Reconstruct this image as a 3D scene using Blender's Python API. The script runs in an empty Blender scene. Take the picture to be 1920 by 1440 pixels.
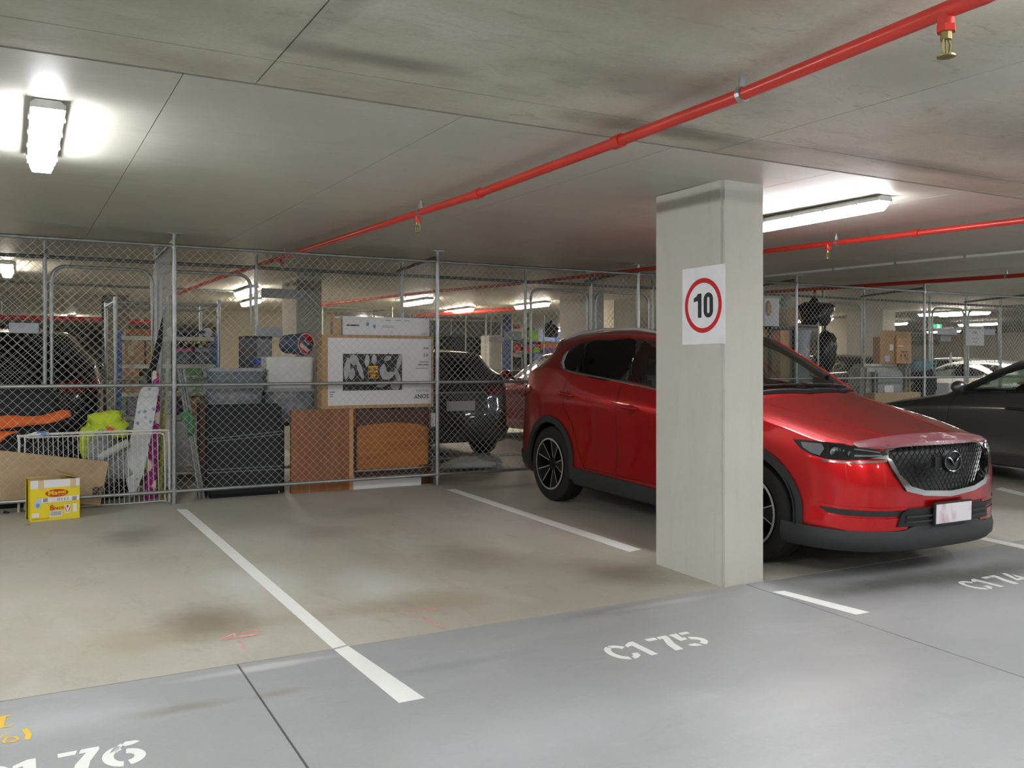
import bpy, bmesh, math, random
import numpy as np
from mathutils import Vector, Matrix, Euler
from mathutils.bvhtree import BVHTree
from mathutils.geometry import delaunay_2d_cdt
random.seed(7)
SC = bpy.context.scene
COL = SC.collection

# ------------------------------------------------------------------ camera
F, CX, HY, EYE = 1680.0, 960.0, 685.0, 1.5          # focal length and horizon in pixels of a 1920x1440 frame
SLOPE = 0.025                                       # the parking slab falls gently towards the aisle
TH = math.atan(F / (4000.0 - CX)); CT, ST = math.cos(TH), math.sin(TH)
cam = bpy.data.cameras.new('camera'); camo = bpy.data.objects.new('camera', cam); COL.objects.link(camo)
cam.sensor_fit = 'HORIZONTAL'; cam.sensor_width = 36.0; cam.lens = 36.0 * F / 1920.0
cam.shift_y = -(720.0 - HY) / 1920.0; cam.clip_start = 0.05; cam.clip_end = 200
camo.location = (0, 0, EYE); camo.rotation_euler = (math.pi / 2, 0, -TH)
SC.camera = camo
# ------------------------------------------------------------------ world, view
w = bpy.data.worlds.new('world'); SC.world = w; w.use_nodes = True
w.node_tree.nodes['Background'].inputs[0].default_value = (0.9, 0.95, 1.0, 1)
w.node_tree.nodes['Background'].inputs[1].default_value = 0.02
SC.view_settings.view_transform = 'Standard'; SC.view_settings.look = 'None'
SC.view_settings.gamma = 1.0; SC.view_settings.use_curve_mapping = False
SC.view_settings.exposure = 1.12
LAMP = 60.0                                         # emission of the batten diffusers

# ------------------------------------------------------------------ pixels to places
def ray(x, y):
    u = (x - CX) / F; v = (HY - y) / F
    return u * CT + ST, -u * ST + CT, v
def floor_z(Y): return SLOPE * min(Y, 11.0)
def ceil_z(Y): return 2.615 + 0.012 * min(Y, 11.0)
def on_floor(x, y, up=0.0):
    r = ray(x, y); t = (EYE - up) / (SLOPE * r[1] - r[2]); return Vector((r[0] * t, r[1] * t, EYE + r[2] * t))
def on_ceil(x, y, down=0.0):
    r = ray(x, y); t = (2.615 - down - EYE) / (r[2] - 0.012 * r[1])
    if r[1] * t > 11: t = (ceil_z(99) - down - EYE) / r[2]
    return Vector((r[0] * t, r[1] * t, EYE + r[2] * t))
def at_y(x, y, Y):
    r = ray(x, y); t = Y / r[1]; return Vector((r[0] * t, Y, EYE + r[2] * t))
def at_x(x, y, X):
    r = ray(x, y); t = X / r[0]; return Vector((X, r[1] * t, EYE + r[2] * t))

# ------------------------------------------------------------------ materials
def lin(c):
    if isinstance(c, str):
        c = c.lstrip('#'); c = [int(c[i:i + 2], 16) / 255 for i in (0, 2, 4)]
    return tuple((v / 12.92 if v <= 0.04045 else ((v + 0.055) / 1.055) ** 2.4) for v in c) + (1.0,)
MATS = {}
class NT:
    def __init__(s, name):
        s.m = bpy.data.materials.new(name); s.m.use_nodes = True; s.t = s.m.node_tree; s.t.nodes.clear()
        s.out = s.t.nodes.new('ShaderNodeOutputMaterial')
    def n(s, typ, props=None, **ins):
        nd = s.t.nodes.new('ShaderNode' + typ)
        for k, v in (props or {}).items(): setattr(nd, k, v)
        for k, v in ins.items():
            key = k.replace('_', ' ')
            sock = nd.inputs[int(k[1:])] if k[0] == 'i' and k[1:].isdigit() else nd.inputs[key]
            if isinstance(v, bpy.types.NodeSocket): s.t.links.new(v, sock)
            else: sock.default_value = v
        return nd
    def mix(s, fac, a, b, mode='MIX'):
        nd = s.t.nodes.new('ShaderNodeMix'); nd.data_type = 'RGBA'; nd.blend_type = mode
        for k, v in ((0, fac), (6, a), (7, b)):
            if isinstance(v, bpy.types.NodeSocket): s.t.links.new(v, nd.inputs[k])
            else: nd.inputs[k].default_value = v
        return nd.outputs[2]
    def math(s, op, a, b=0.0, c=0.0, clamp=False):
        nd = s.t.nodes.new('ShaderNodeMath'); nd.operation = op; nd.use_clamp = clamp
        for k, v in enumerate((a, b, c)):
            if isinstance(v, bpy.types.NodeSocket): s.t.links.new(v, nd.inputs[k])
            else: nd.inputs[k].default_value = v
        return nd.outputs[0]
    def ramp(s, fac, lo, hi):
        return s.n('MapRange', i0=fac, i1=lo, i2=hi).outputs[0]
    def noise(s, vec, scale, detail=4.0, rough=0.55, dist=0.0):
        return s.n('TexNoise', Vector=vec, Scale=scale, Detail=detail, Roughness=rough, Distortion=dist).outputs['Fac']
    def pos(s, sc=(1, 1, 1), rz=0.0):
        g = s.n('NewGeometry'); mp = s.n('Mapping', Vector=g.outputs['Position']); mp.inputs['Scale'].default_value = sc
        mp.inputs['Rotation'].default_value = (0, 0, rz); return mp.outputs[0]
    def obj(s, sc=(1, 1, 1)):
        g = s.n('TexCoord'); mp = s.n('Mapping', Vector=g.outputs['Object']); mp.inputs['Scale'].default_value = sc; return mp.outputs[0]
    def done(s, shader):
        s.t.links.new(shader, s.out.inputs[0]); return s.m
def plain(name, color, rough=0.6, metal=0.0, spec=0.5, var=0.06, scale=9.0, coat=0.0, bump=0.0, emit=None):
    if name in MATS: return MATS[name]
    N = NT(name); c = lin(color)
    f = N.noise(N.obj(), scale, 3.0)
    col = N.mix(N.ramp(f, 0.3, 0.7), tuple(v * (1 - var) for v in c[:3]) + (1,), tuple(min(1, v * (1 + var)) for v in c[:3]) + (1,))
    b = N.n('BsdfPrincipled', Base_Color=col, Roughness=rough, Metallic=metal)
    b.inputs['Specular IOR Level'].default_value = spec; b.inputs['Coat Weight'].default_value = coat
    b.inputs['Coat Roughness'].default_value = 0.04
    if bump: N.t.links.new(N.n('Bump', Height=f, Strength=bump, Distance=0.01).outputs[0], b.inputs['Normal'])
    if emit: b.inputs['Emission Color'].default_value = lin(color); b.inputs['Emission Strength'].default_value = emit
    MATS[name] = N.done(b.outputs[0]); return MATS[name]
def concrete(name, base, dark, light, rough=0.7, streak=(1, 1, 1), sscale=1.0, stains_shade=(), spec=0.35, grain=0.05, patch=0.55, blotch=0.0):
    N = NT(name); p = N.pos()
    big = N.noise(p, 0.55 * sscale, 5.0, 0.6, 0.4); mid = N.noise(N.pos(streak), 2.2 * sscale, 6.0, 0.65, 0.6); fine = N.noise(p, 60, 2.0, 0.6)
    col = N.mix(N.math('MULTIPLY', N.ramp(big, 0.42, 0.68), patch), lin(base), lin(dark))
    col = N.mix(N.math('MULTIPLY', N.ramp(mid, 0.52, 0.78), 0.6), col, lin(light))
    blot = N.noise(N.pos((streak[0] * .8 + .3, streak[1], streak[2])), 5.5 * sscale, 8.0, 0.72, 1.4)
    col = N.mix(N.math('MULTIPLY', N.ramp(blot, 0.58, 0.70), blotch), col, lin(dark))
    mid2 = N.noise(N.pos((streak[0] * 1.7 + .2, streak[1] * 1.3 + .1, streak[2])), 3.1 * sscale, 6.0, 0.7, 0.8)
    col = N.mix(N.math('MULTIPLY', N.ramp(mid2, 0.56, 0.74), 0.5), col, lin(dark))
    col = N.mix(N.math('MULTIPLY', N.ramp(fine, 0.35, 0.75), grain * 4), col, lin(dark))
    sx = N.n('SeparateXYZ', Vector=p)
    for (x, y, rx, ry, c, a) in stains_shade:
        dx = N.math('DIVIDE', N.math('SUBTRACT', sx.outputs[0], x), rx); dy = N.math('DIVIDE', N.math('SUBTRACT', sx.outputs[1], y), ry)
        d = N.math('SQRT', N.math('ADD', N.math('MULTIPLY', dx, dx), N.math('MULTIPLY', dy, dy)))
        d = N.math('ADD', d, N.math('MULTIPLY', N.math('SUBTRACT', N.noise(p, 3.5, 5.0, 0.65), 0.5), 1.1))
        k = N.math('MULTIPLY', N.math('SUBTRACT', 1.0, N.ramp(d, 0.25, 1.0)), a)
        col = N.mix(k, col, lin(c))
    rg = N.math('ADD', rough - 0.08, N.math('MULTIPLY', mid, 0.2))
    b = N.n('BsdfPrincipled', Base_Color=col, Roughness=rg); b.inputs['Specular IOR Level'].default_value = spec
    bp = N.n('Bump', Height=N.math('ADD', fine, N.math('MULTIPLY', mid, 2.0)), Strength=0.12, Distance=0.004)
    N.t.links.new(bp.outputs[0], b.inputs['Normal'])
    MATS[name] = N.done(b.outputs[0]); return MATS[name]
def carpaint(name, color, flake, rough=0.32):
    N = NT(name); lw = N.n('LayerWeight', Blend=0.35)
    nz = N.n('TexVoronoi', Vector=N.obj(), Scale=900.0).outputs['Color']
    col = N.mix(lw.outputs['Facing'], lin(flake), lin(color))
    b = N.n('BsdfPrincipled', Base_Color=col, Roughness=rough, Metallic=0.7)
    b.inputs['Coat Weight'].default_value = 0.75; b.inputs['Coat Roughness'].default_value = 0.03
    nm = N.n('Bump', Height=nz, Strength=0.02, Distance=0.001); N.t.links.new(nm.outputs[0], b.inputs['Normal'])
    MATS[name] = N.done(b.outputs[0]); return MATS[name]
def glass(name, tint, gloss=1.0, rough=0.02, ior=1.5):
    N = NT(name); f0 = ((ior - 1) / (ior + 1)) ** 2; lw = N.n('LayerWeight', Blend=.5).outputs['Facing']; fr = N.math('ADD', f0, N.math('MULTIPLY', N.math('POWER', lw, 5.0), 1 - f0))
    tr = N.n('BsdfTransparent', Color=lin(tint)); gl = N.n('BsdfGlossy', Color=(gloss, gloss, gloss, 1), Roughness=rough)
    m = N.n('MixShader', i0=fr, i1=tr.outputs[0], i2=gl.outputs[0]); MATS[name] = N.done(m.outputs[0]); return MATS[name]
def wood(name, a, b_, scale=(1, 14, 14), rough=0.55):
    N = NT(name); v = N.obj(scale)
    f = N.noise(v, 2.0, 5.0, 0.6, 1.2); g = N.noise(v, 9.0, 3.0)
    col = N.mix(N.ramp(f, 0.3, 0.7), lin(a), lin(b_)); col = N.mix(N.math('MULTIPLY', N.ramp(g, .5, .8), .35), col, lin(a))
    b = N.n('BsdfPrincipled', Base_Color=col, Roughness=rough); MATS[name] = N.done(b.outputs[0]); return MATS[name]
def speckle(name, cols, scale=20.0, rough=0.75):
    N = NT(name); v = N.n('TexVoronoi', Vector=N.obj(), Scale=scale)
    r = N.n('ValToRGB', Fac=N.n('SeparateXYZ', Vector=v.outputs['Color']).outputs[0]); cr = r.color_ramp; cr.interpolation = 'CONSTANT'
    cr.elements[0].color = lin(cols[0]); cr.elements[0].position = 0; cr.elements[1].color = lin(cols[1]); cr.elements[1].position = 1.0 / len(cols)
    for i in range(2, len(cols)): e = cr.elements.new(i / len(cols)); e.color = lin(cols[i])
    b = N.n('BsdfPrincipled', Base_Color=r.outputs[0], Roughness=rough); MATS[name] = N.done(b.outputs[0]); return MATS[name]
def floral(name, ground, c1, c2, scale=7.0, rough=0.8, lo=0.18, hi=0.42):
    N = NT(name); v = N.n('TexVoronoi', Vector=N.obj(), Scale=scale); nz = N.noise(N.obj(), scale * 4, 2.0)
    d = N.math('ADD', v.outputs['Distance'], N.math('MULTIPLY', nz, 0.25))
    col = N.mix(N.math('SUBTRACT', 1.0, N.ramp(d, hi - .04, hi + .04)), lin(ground), lin(c1)); col = N.mix(N.math('SUBTRACT', 1.0, N.ramp(d, lo - .03, lo + .03)), col, lin(c2))
    b = N.n('BsdfPrincipled', Base_Color=col, Roughness=rough); MATS[name] = N.done(b.outputs[0]); return MATS[name]
def emitter(name, color, strength):
    N = NT(name); e = N.n('Emission', Color=lin(color), Strength=strength); MATS[name] = N.done(e.outputs[0]); return MATS[name]

STAIN = '#6d6353'
def st(x, y, rx, ry, a=0.55, c=STAIN):
    p = on_floor(x, y); return (p.x, p.y, rx, ry, c, a)
BAY_STAINS_SHADE = [st(385, 1165, .30, .42, .75), st(255, 1003, .30, .45, .55), st(610, 1000, .35, .35, .35), st(880, 1045, .35, .5, .5), st(800, 1130, .5, .3, .5, '#8a7d66'),
              st(1150, 1075, .35, .45, .5), st(260, 1200, .5, .25, .4, '#8f8468'), st(680, 960, .5, .3, .3), st(620, 1150, .6, .16, .35, '#8f836c'), st(480, 1090, .35, .5, .4, '#c4c6c4'), st(700, 1090, .3, .5, .35, '#c4c6c4'),
              (5.4, 4.9, 1.0, 1.3, '#4a4640', .5), (5.4, 7.0, .9, 1.2, '#4a4640', .45)]  # these last two paint the shade beneath the red car
AISLE_STAINS_SHADE = [st(330, 1330, .30, .06, .7, '#837d72'), st(520, 1300, .16, .05, .7, '#8b867c'), st(860, 1245, .55, .07, .5, '#808387'), st(1150, 1145, .5, .10, .6, '#7b7d7c'), st(1660, 1095, .8, .16, .75, '#5d5e5b'), st(1850, 1075, .8, .2, .7, '#55564f'),  # the two darkest strips paint the shade under the red car's nose
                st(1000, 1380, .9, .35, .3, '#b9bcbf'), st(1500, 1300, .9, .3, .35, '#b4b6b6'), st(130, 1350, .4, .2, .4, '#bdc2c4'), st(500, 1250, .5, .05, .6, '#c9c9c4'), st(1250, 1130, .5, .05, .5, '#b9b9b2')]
concrete('slab_bay', '#aaa79b', '#8e8877', '#bbb9af', 0.55, (1, .5, 1), 1.0, BAY_STAINS_SHADE, 0.45)
concrete('slab_aisle', '#989a9b', '#868989', '#a9abac', 0.42, (.5, 1.4, 1), 1.0, AISLE_STAINS_SHADE, 0.5)
concrete('ceiling_near', '#c8c5b6', '#98937f', '#d2cfc2', 0.62, (.35, 1.6, 1), 1.1, [(3.4, 2.0, .25, 1.2, '#c6c6c0', .8), (2.6, 3.0, .5, .12, '#c9c9c4', .7), (4.6, 3.4, 1.2, .14, '#77756c', .6), (0.3, 3.0, .8, .3, '#8f8b7a', .5), (1.2, 3.2, .5, .12, '#77716a', .6), (2.3, 2.9, 1.0, .35, '#837d6c', .6), (3.0, 2.3, .7, .4, '#a9a79a', .7), (4.8, 2.6, 1.4, .5, '#8b8a83', .6), (0.9, 2.3, .12, .9, '#6e6e69', .6), (2.9, 3.5, .9, .16, '#76715f', .7), (1.9, 1.9, .4, .5, '#9b8a70', .5)], 0.3, .06, .75, .75)
concrete('ceiling_far', '#c4c2b7', '#aeaca0', '#cfcdc4', 0.5, (.3, 1.8, 1), 0.9, (), 0.45, .04, .7, .35)
concrete('column_mat', '#bfbdb4', '#aaa89c', '#c9c8c0', 0.8, (1.6, 1.6, .25), 1.2, (), 0.25, .04, .4)
concrete('wall_mat', '#b9b09d', '#a1967f', '#c4bcab', 0.85, (1, 1, .4), 0.8, (), 0.2)
concrete('dark_wall', '#6b6a64', '#55534e', '#77766f', 0.85, (1, 1, .4), 0.8, (), 0.2)
plain('joint_dark', '#4b4942', 0.9); plain('line_paint', '#dfe0dc', 0.6, var=0.05, scale=3); plain('yellow_paint', '#dcb53a', 0.7); plain('red_chalk', '#cf8d86', 0.9, var=.18, scale=25)
plain('galv', '#9fa4a4', 0.38, 0.75, var=0.15, scale=18); plain('galv_dark', '#6f7474', 0.45, 0.7, var=.12, scale=14); plain('wire', '#b9bcb8', 0.45, 0.3, var=0.05)
plain('pipe_red', '#c03227', 0.35, 0.0, var=.08, scale=4, coat=.2); plain('white_steel', '#d3d3ce', .5, var=.04); plain('brass', '#8d8557', .45, .7)
emitter('lamp_glow', '#fbfcff', LAMP); emitter('lamp_glow_dim', '#fbfcff', LAMP * .58); emitter('lamp_warm', '#fff3e0', LAMP * .55); plain('lamp_body', '#a5a7a3', .5)
plain('black', '#0d0e10', .5); plain('black_plastic', '#1f2122', .55); plain('cladding', '#2b2d2e', .62, var=.03); plain('matte_black', '#141516', .9, spec=.05); plain('rubber', '#171717', .8, var=.1, scale=30); plain('chrome', '#c9cbcc', .12, 1.0, var=.02)
plain('rim_face', '#c4c5c6', .3, .55); plain('rim_dark', '#26282a', .35, .7); plain('interior', '#15171a', .7); plain('seat_mat', '#191b1f', .75)
carpaint('paint_red', '#66040e', '#cf0c14'); carpaint('paint_black', '#070809', '#101214', .25); carpaint('paint_grey', '#3a3b3d', '#5b5c5e'); carpaint('paint_dark', '#17191b', '#2a2c2f'); carpaint('paint_maroon', '#4a0a14', '#8a1422'); carpaint('paint_white', '#c9ccce', '#e5e7e8')
glass('glass_clear', '#dbe8e3', 1.0, .02, 1.8); glass('glass_tint', '#15181b'); glass('lamp_lens', '#c9cfd3', 1.0, .03); 
N = NT('film'); tr = N.n('BsdfTransparent', Color=lin('#e4e8ea')); gl = N.n('BsdfPrincipled', Base_Color=lin('#d9dcde'), Roughness=.12); mx = N.n('MixShader', i0=.28, i1=tr.outputs[0], i2=gl.outputs[0]); MATS['film'] = N.done(mx.outputs[0])
N = NT('clear_plastic'); tr = N.n('BsdfTransparent', Color=lin('#d5dbe0')); b = N.n('BsdfPrincipled', Base_Color=lin('#9aa3ad'), Roughness=.3); mx = N.n('MixShader', i0=.36, i1=tr.outputs[0], i2=b.outputs[0]); MATS['clear_plastic'] = N.done(mx.outputs[0])
plain('plate', '#c9c6cb', .45, var=.03); plain('red_lens', '#7d0d14', .15, coat=.6); plain('amber', '#c4501a', .3)
wood('cardboard', '#a9875c', '#b3946b', (3, 3, 3), .85); wood('cardboard_pale', '#a98f6d', '#b59c7b', (2, 2, 2), .85); wood('wood_brown', '#7a4a27', '#955f37', (14, 1, 1.2)); wood('wood_orange', '#9a5a22', '#b9752f', (1, 1, 6)); wood('wood_dark', '#43291a', '#55362a', (8, 1, 1)); wood('wood_raw', '#b5834f', '#c99a66', (1, 8, 8))

# ------------------------------------------------------------------ mesh helpers
class MB:
    def __init__(s): s.v = []; s.f = []
    def add(s, vs, fs):
        n = len(s.v); s.v += [Vector(v) for v in vs]; s.f += [tuple(i + n for i in f) for f in fs]; return s
    def box(s, c, d, rot=None):
        c = Vector(c); h = [x / 2 for x in d]; M = Euler(rot).to_matrix() if rot else Matrix.Identity(3)
        vs = [c + M @ Vector((sx * h[0], sy * h[1], sz * h[2])) for sz in (-1, 1) for sy in (-1, 1) for sx in (-1, 1)]
        return s.add(vs, [(0, 2, 3, 1), (4, 5, 7, 6), (0, 1, 5, 4), (2, 6, 7, 3), (0, 4, 6, 2), (1, 3, 7, 5)])
    def bb(s, x0, x1, y0, y1, z0, z1): return s.box(((x0 + x1) / 2, (y0 + y1) / 2, (z0 + z1) / 2), (abs(x1 - x0), abs(y1 - y0), abs(z1 - z0)))
    def tube(s, path, r, n=8, closed=False, caps=True):
        P = [Vector(p) for p in path]; k = len(P); rs = r if isinstance(r, (list, tuple)) else [r] * k
        rings = []; up = None
        for i in range(k):
            a = P[(i - 1) % k] if (closed or i) else P[i]; b = P[(i + 1) % k] if (closed or i < k - 1) else P[i]
            t = (b - a).normalized()
            if up is None: up = Vector((0, 0, 1)) if abs(t.z) < .9 else Vector((1, 0, 0))
            u = t.cross(up); u = u.normalized() if u.length > 1e-6 else Vector((1, 0, 0)); v = u.cross(t).normalized(); up = v
            rings.append([P[i] + (u * math.cos(2 * math.pi * j / n) + v * math.sin(2 * math.pi * j / n)) * rs[i] for j in range(n)])
        vs = [q for ring in rings for q in ring]; fs = []
        for i in range(k if closed else k - 1):
            i2 = (i + 1) % k
            for j in range(n): fs.append((i * n + j, i * n + (j + 1) % n, i2 * n + (j + 1) % n, i2 * n + j))
        if caps and not closed: fs += [tuple(range(n - 1, -1, -1)), tuple((k - 1) * n + j for j in range(n))]
        return s.add(vs, fs)
    def cyl(s, a, b, r, n=12, r2=None): return s.tube([a, b], [r, r if r2 is None else r2], n)
    def lathe(s, prof, n=24, M=None):
        M = M or Matrix.Identity(4); vs = []; fs = []; k = len(prof)
        for j in range(n):
            a = 2 * math.pi * j / n
            for (r, h) in prof: vs.append(M @ Vector((r * math.cos(a), r * math.sin(a), h)))
        for j in range(n):
            j2 = (j + 1) % n
            for i in range(k - 1): fs.append((j * k + i, j2 * k + i, j2 * k + i + 1, j * k + i + 1))
        return s.add(vs, fs)
    def prism(s, poly, M, t):
        """poly in the local XY plane of M, extruded from z=0 to z=t"""
        n = len(poly); vs = [M @ Vector((x, y, 0)) for x, y in poly] + [M @ Vector((x, y, t)) for x, y in poly]
        fs = [tuple(range(n - 1, -1, -1)), tuple(range(n, 2 * n))] + [(i, (i + 1) % n, (i + 1) % n + n, i + n) for i in range(n)]
        return s.add(vs, fs)
    def flat(s, poly, M): return s.add([M @ Vector((x, y, 0)) for x, y in poly], [tuple(range(len(poly)))])
    def build(s, name, mat, parent=None, smooth=False, bevel=0.0, world=False, seg=2):
        me = bpy.data.meshes.new(name); off = parent.location if (parent is not None and world) else Vector((0, 0, 0))
        me.from_pydata([v - off for v in s.v], [], s.f); me.update()
        bm = bmesh.new(); bm.from_mesh(me); bmesh.ops.recalc_face_normals(bm, faces=bm.faces)
        if bevel: bmesh.ops.bevel(bm, geom=[e for e in bm.edges if len(e.link_faces) == 2 and e.calc_face_angle(0) > .5], offset=bevel, segments=seg, affect='EDGES', clamp_overlap=True)
        bm.to_mesh(me); bm.free()
        if smooth:
            me.shade_smooth()
            try: me.set_sharp_from_angle(angle=math.radians(40))
            except Exception: pass
        return link(name, me, mat, parent)
def link(name, me, mat, parent=None):
    o = bpy.data.objects.new(name, me); COL.objects.link(o)
    if mat is not None and not me.materials: me.materials.append(MATS[mat] if isinstance(mat, str) else mat)
    if parent is not None: o.parent = parent
    return o
def tag(o, label=None, cat=None, group=None, kind=None):
    if label: o['label'] = label
    if cat: o['category'] = cat
    if group: o['group'] = group
    if kind: o['kind'] = kind
    return o
def thing(name, label, cat, loc=(0, 0, 0), group=None, rot=(0, 0, 0)):
    o = bpy.data.objects.new(name, None); COL.objects.link(o); o.empty_display_size = .1
    o.location = loc; o.rotation_euler = rot; return tag(o, label, cat, group)
def struct(o): o['kind'] = 'structure'; return o
def copy_tree(o, parent=None):
    c = o.copy(); COL.objects.link(c); c.parent = parent
    for ch in list(o.children): copy_tree(ch, c)
    return c
def text(body, size, mat, parent, M, name='lettering', ext=0.0008, bold=0.0, align='CENTER', world=False, sx=1.0, shear=0.0):
    cu = bpy.data.curves.new('t', 'FONT'); cu.body = body; cu.size = size; cu.align_x = align; cu.align_y = 'CENTER'; cu.extrude = ext; cu.offset = bold; cu.shear = shear; cu.resolution_u = 3
    o = bpy.data.objects.new('t', cu); COL.objects.link(o); bpy.context.view_layer.update()
    me = bpy.data.meshes.new_from_object(o.evaluated_get(bpy.context.evaluated_depsgraph_get())); me.name = name
    bpy.data.objects.remove(o); bpy.data.curves.remove(cu); me.materials.clear()
    off = Matrix.Translation(-parent.location) if (world and parent is not None) else Matrix.Identity(4)
    me.transform(off @ M @ Matrix.Diagonal((sx, 1, 1, 1))); return link(name, me, mat, parent)
def frame(o, xa, ya, za=None):
    xa = Vector(xa).normalized(); ya = Vector(ya); ya = (ya - xa * ya.dot(xa)).normalized(); za = xa.cross(ya)
    return Matrix(((xa.x, ya.x, za.x, o[0]), (xa.y, ya.y, za.y, o[1]), (xa.z, ya.z, za.z, o[2]), (0, 0, 0, 1)))
def ellipse(cx, cy, rx, ry, n=32, a0=0, a1=360): return [(cx + rx * math.cos(math.radians(a0 + (a1 - a0) * i / n)), cy + ry * math.sin(math.radians(a0 + (a1 - a0) * i / n))) for i in range(n if a1 - a0 == 360 else n + 1)]
def arc(cx, cy, rx, ry, a0, a1, t, n=10):
    o = ellipse(cx, cy, rx, ry, n, a0, a1); i = ellipse(cx, cy, rx - t, ry - t, n, a0, a1); return o + i[::-1]
def rrect(x0, y0, x1, y1, r, n=4):
    p = []
    for cx, cy, a in ((x1 - r, y1 - r, 0), (x0 + r, y1 - r, 90), (x0 + r, y0 + r, 180), (x1 - r, y0 + r, 270)):
        p += [(cx + r * math.cos(math.radians(a + 90 * i / n)), cy + r * math.sin(math.radians(a + 90 * i / n))) for i in range(n + 1)]
    return p

def spath(P, n=4):
    P = [Vector(p) for p in P]; out = []
    for i in range(len(P) - 1):
        p0 = P[max(i - 1, 0)]; p1 = P[i]; p2 = P[i + 1]; p3 = P[min(i + 2, len(P) - 1)]
        for j in range(n):
            t = j / n; out.append(.5 * ((2 * p1) + (p2 - p0) * t + (2 * p0 - 5 * p1 + 4 * p2 - p3) * t * t + (3 * p1 - p0 - 3 * p2 + p3) * t ** 3))
    return out + [P[-1]]
# ================================================================== STRUCTURE
def sloped(name, x0, x1, y0, y1, zf, t, mat, parent=None, ny=1):
    m = MB(); vs = []
    for y in (y0, y1):
        for x in (x0, x1): vs.append((x, y, zf(y)))
    vs2 = [(x, y, z + t) for x, y, z in vs]
    m.add(vs + vs2, [(0, 1, 3, 2), (4, 6, 7, 5), (0, 4, 5, 1), (2, 3, 7, 6), (0, 2, 6, 4), (1, 5, 7, 3)])
    return m.build(name, mat, parent)
XL, XR, YB, YF = -9.0, 34.0, -9.0, 36.0
JY = 4.275                                          # joint between aisle slab and bays
fl_ = struct(MB().add([(XL, YB, floor_z(YB) - .02), (XR, YB, floor_z(YB) - .02), (XR, 11, floor_z(11) - .02), (XL, 11, floor_z(11) - .02), (XR, YF, floor_z(11) - .02), (XL, YF, floor_z(11) - .02)], [(0, 1, 2, 3), (3, 2, 4, 5)]).build('floor', 'joint_dark'))
g = .005
ax = [XL, -2.2, .90, 4.06, 7.2, 10.3, 13.5, XR]
for a, b in zip(ax[:-1], ax[1:]): sloped('slab', a + g, b - g, YB, JY - g, floor_z, -.15, 'slab_aisle', fl_)
sloped('slab', XL, XR, JY + g, 11.0, floor_z, -.15, 'slab_bay', fl_)
sloped('slab', XL, XR, 11.0, YF, floor_z, -.15, 'slab_bay', fl_)
# ceiling: formwork panels with open joints
SY = 3.76
ce_ = struct(MB().add([(XL, YB, ceil_z(YB) + .03), (XR, YB, ceil_z(YB) + .03), (XR, 11, ceil_z(11) + .03), (XL, 11, ceil_z(11) + .03), (XR, YF, ceil_z(11) + .03), (XL, YF, ceil_z(11) + .03)], [(0, 1, 2, 3), (3, 2, 4, 5)]).build('ceiling', 'joint_dark'))
cg = .003
nx = [XL, -4, -1.6, .86, 3.3, 5.7, 8.1, 10.5, 13, XR]
for a, b in zip(nx[:-1], nx[1:]):
    for y0, y1 in ((YB, -1.4), (-1.4, 1.0), (1.0, 3.41), (3.41, SY - .02)):
        sloped('ceiling_panel', a + cg, b - cg, y0 + cg, y1 - cg, ceil_z, .12, 'ceiling_near', ce_)
fx = [XL, -3.1, -1.9, -.66, .58, 1.82, 3.06, 4.3, 5.54, 6.78, 8.02, 9.26, 10.5, 11.74, 13, 15.5, 18, XR]
for a, b in zip(fx[:-1], fx[1:]):
    for y0, y1 in ((SY, 6.2), (6.2, 8.6), (8.6, 11.0)):
        sloped('ceiling_panel', a + cg * .7, b - cg * .7, y0 + cg * .5, y1 - cg * .5, ceil_z, .12, 'ceiling_far', ce_)
for a, b in zip(fx[:-1:2], fx[2::2]):
    sloped('ceiling_panel', a + cg, b - cg, 11.0, 23, ceil_z, .12, 'ceiling_far', ce_)
sloped('ceiling_panel', XL, XR, 23, YF, ceil_z, .12, 'ceiling_far', ce_)
# perimeter walls
struct(MB().bb(XL, XR, YF, YF + .2, -.5, 3.4).build('wall_back', 'dark_wall'))
struct(MB().bb(XL, XR, YB - .2, YB, -.5, 3.4).build('wall_front', 'wall_mat'))
struct(MB().bb(XL - .2, XL, YB, YF, -.5, 3.4).build('wall_left', 'dark_wall'))
struct(MB().bb(XR, XR + .2, YB, YF, -.5, 3.4).build('wall_right', 'wall_mat'))
a = at_y(408, 600, 20.5); b = at_y(628, 600, 20.5)
struct(MB().bb(a.x, b.x, 20.5, 20.7, .2, 2.8).build('wall_core', 'wall_mat'))
a = at_y(1545, 600, 17.0); b = at_y(1655, 600, 17.0)
struct(MB().bb(a.x, b.x, 17.0, 17.2, .2, 2.8).build('wall_store', 'wall_mat'))

# columns
def column(x0, x1, y0, y1, label, mat='column_mat'):
    o = MB().bb(x0, x1, y0, y1, floor_z(y0) - .05, ceil_z(y1) + .01).build('concrete_column', mat, bevel=.018)
    return tag(o, label, 'column')
column(3.875, 4.235, 4.28, 4.965, 'pale square concrete column carrying the 10 speed limit sign')
column(3.42, 3.78, 12.4, 13.2, 'concrete column beyond the cage with the television carton')
column(8.42, 8.76, 12.6, 13.5, 'concrete column rising behind the roof of the red car')
column(16.9, 17.35, 13.5, 14.5, 'wide white concrete column behind the brown moving cartons')
column(1.35, 1.75, 17.3, 17.9, 'grey concrete column far behind the black parked car', 'dark_wall')
column(9.9, 10.4, 13.9, 14.6, 'tan concrete column next to the grey column edge behind the red car', 'wall_mat')
column(13.0, 13.5, 25, 25.6, 'slim distant column behind the visitor notice')
column(-5.2, -4.8, -3.2, -2.5, 'concrete column across the aisle behind the viewer, left side'); column(6.2, 6.6, -4.6, -3.9, 'concrete column across the aisle behind the viewer, right side')

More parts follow.
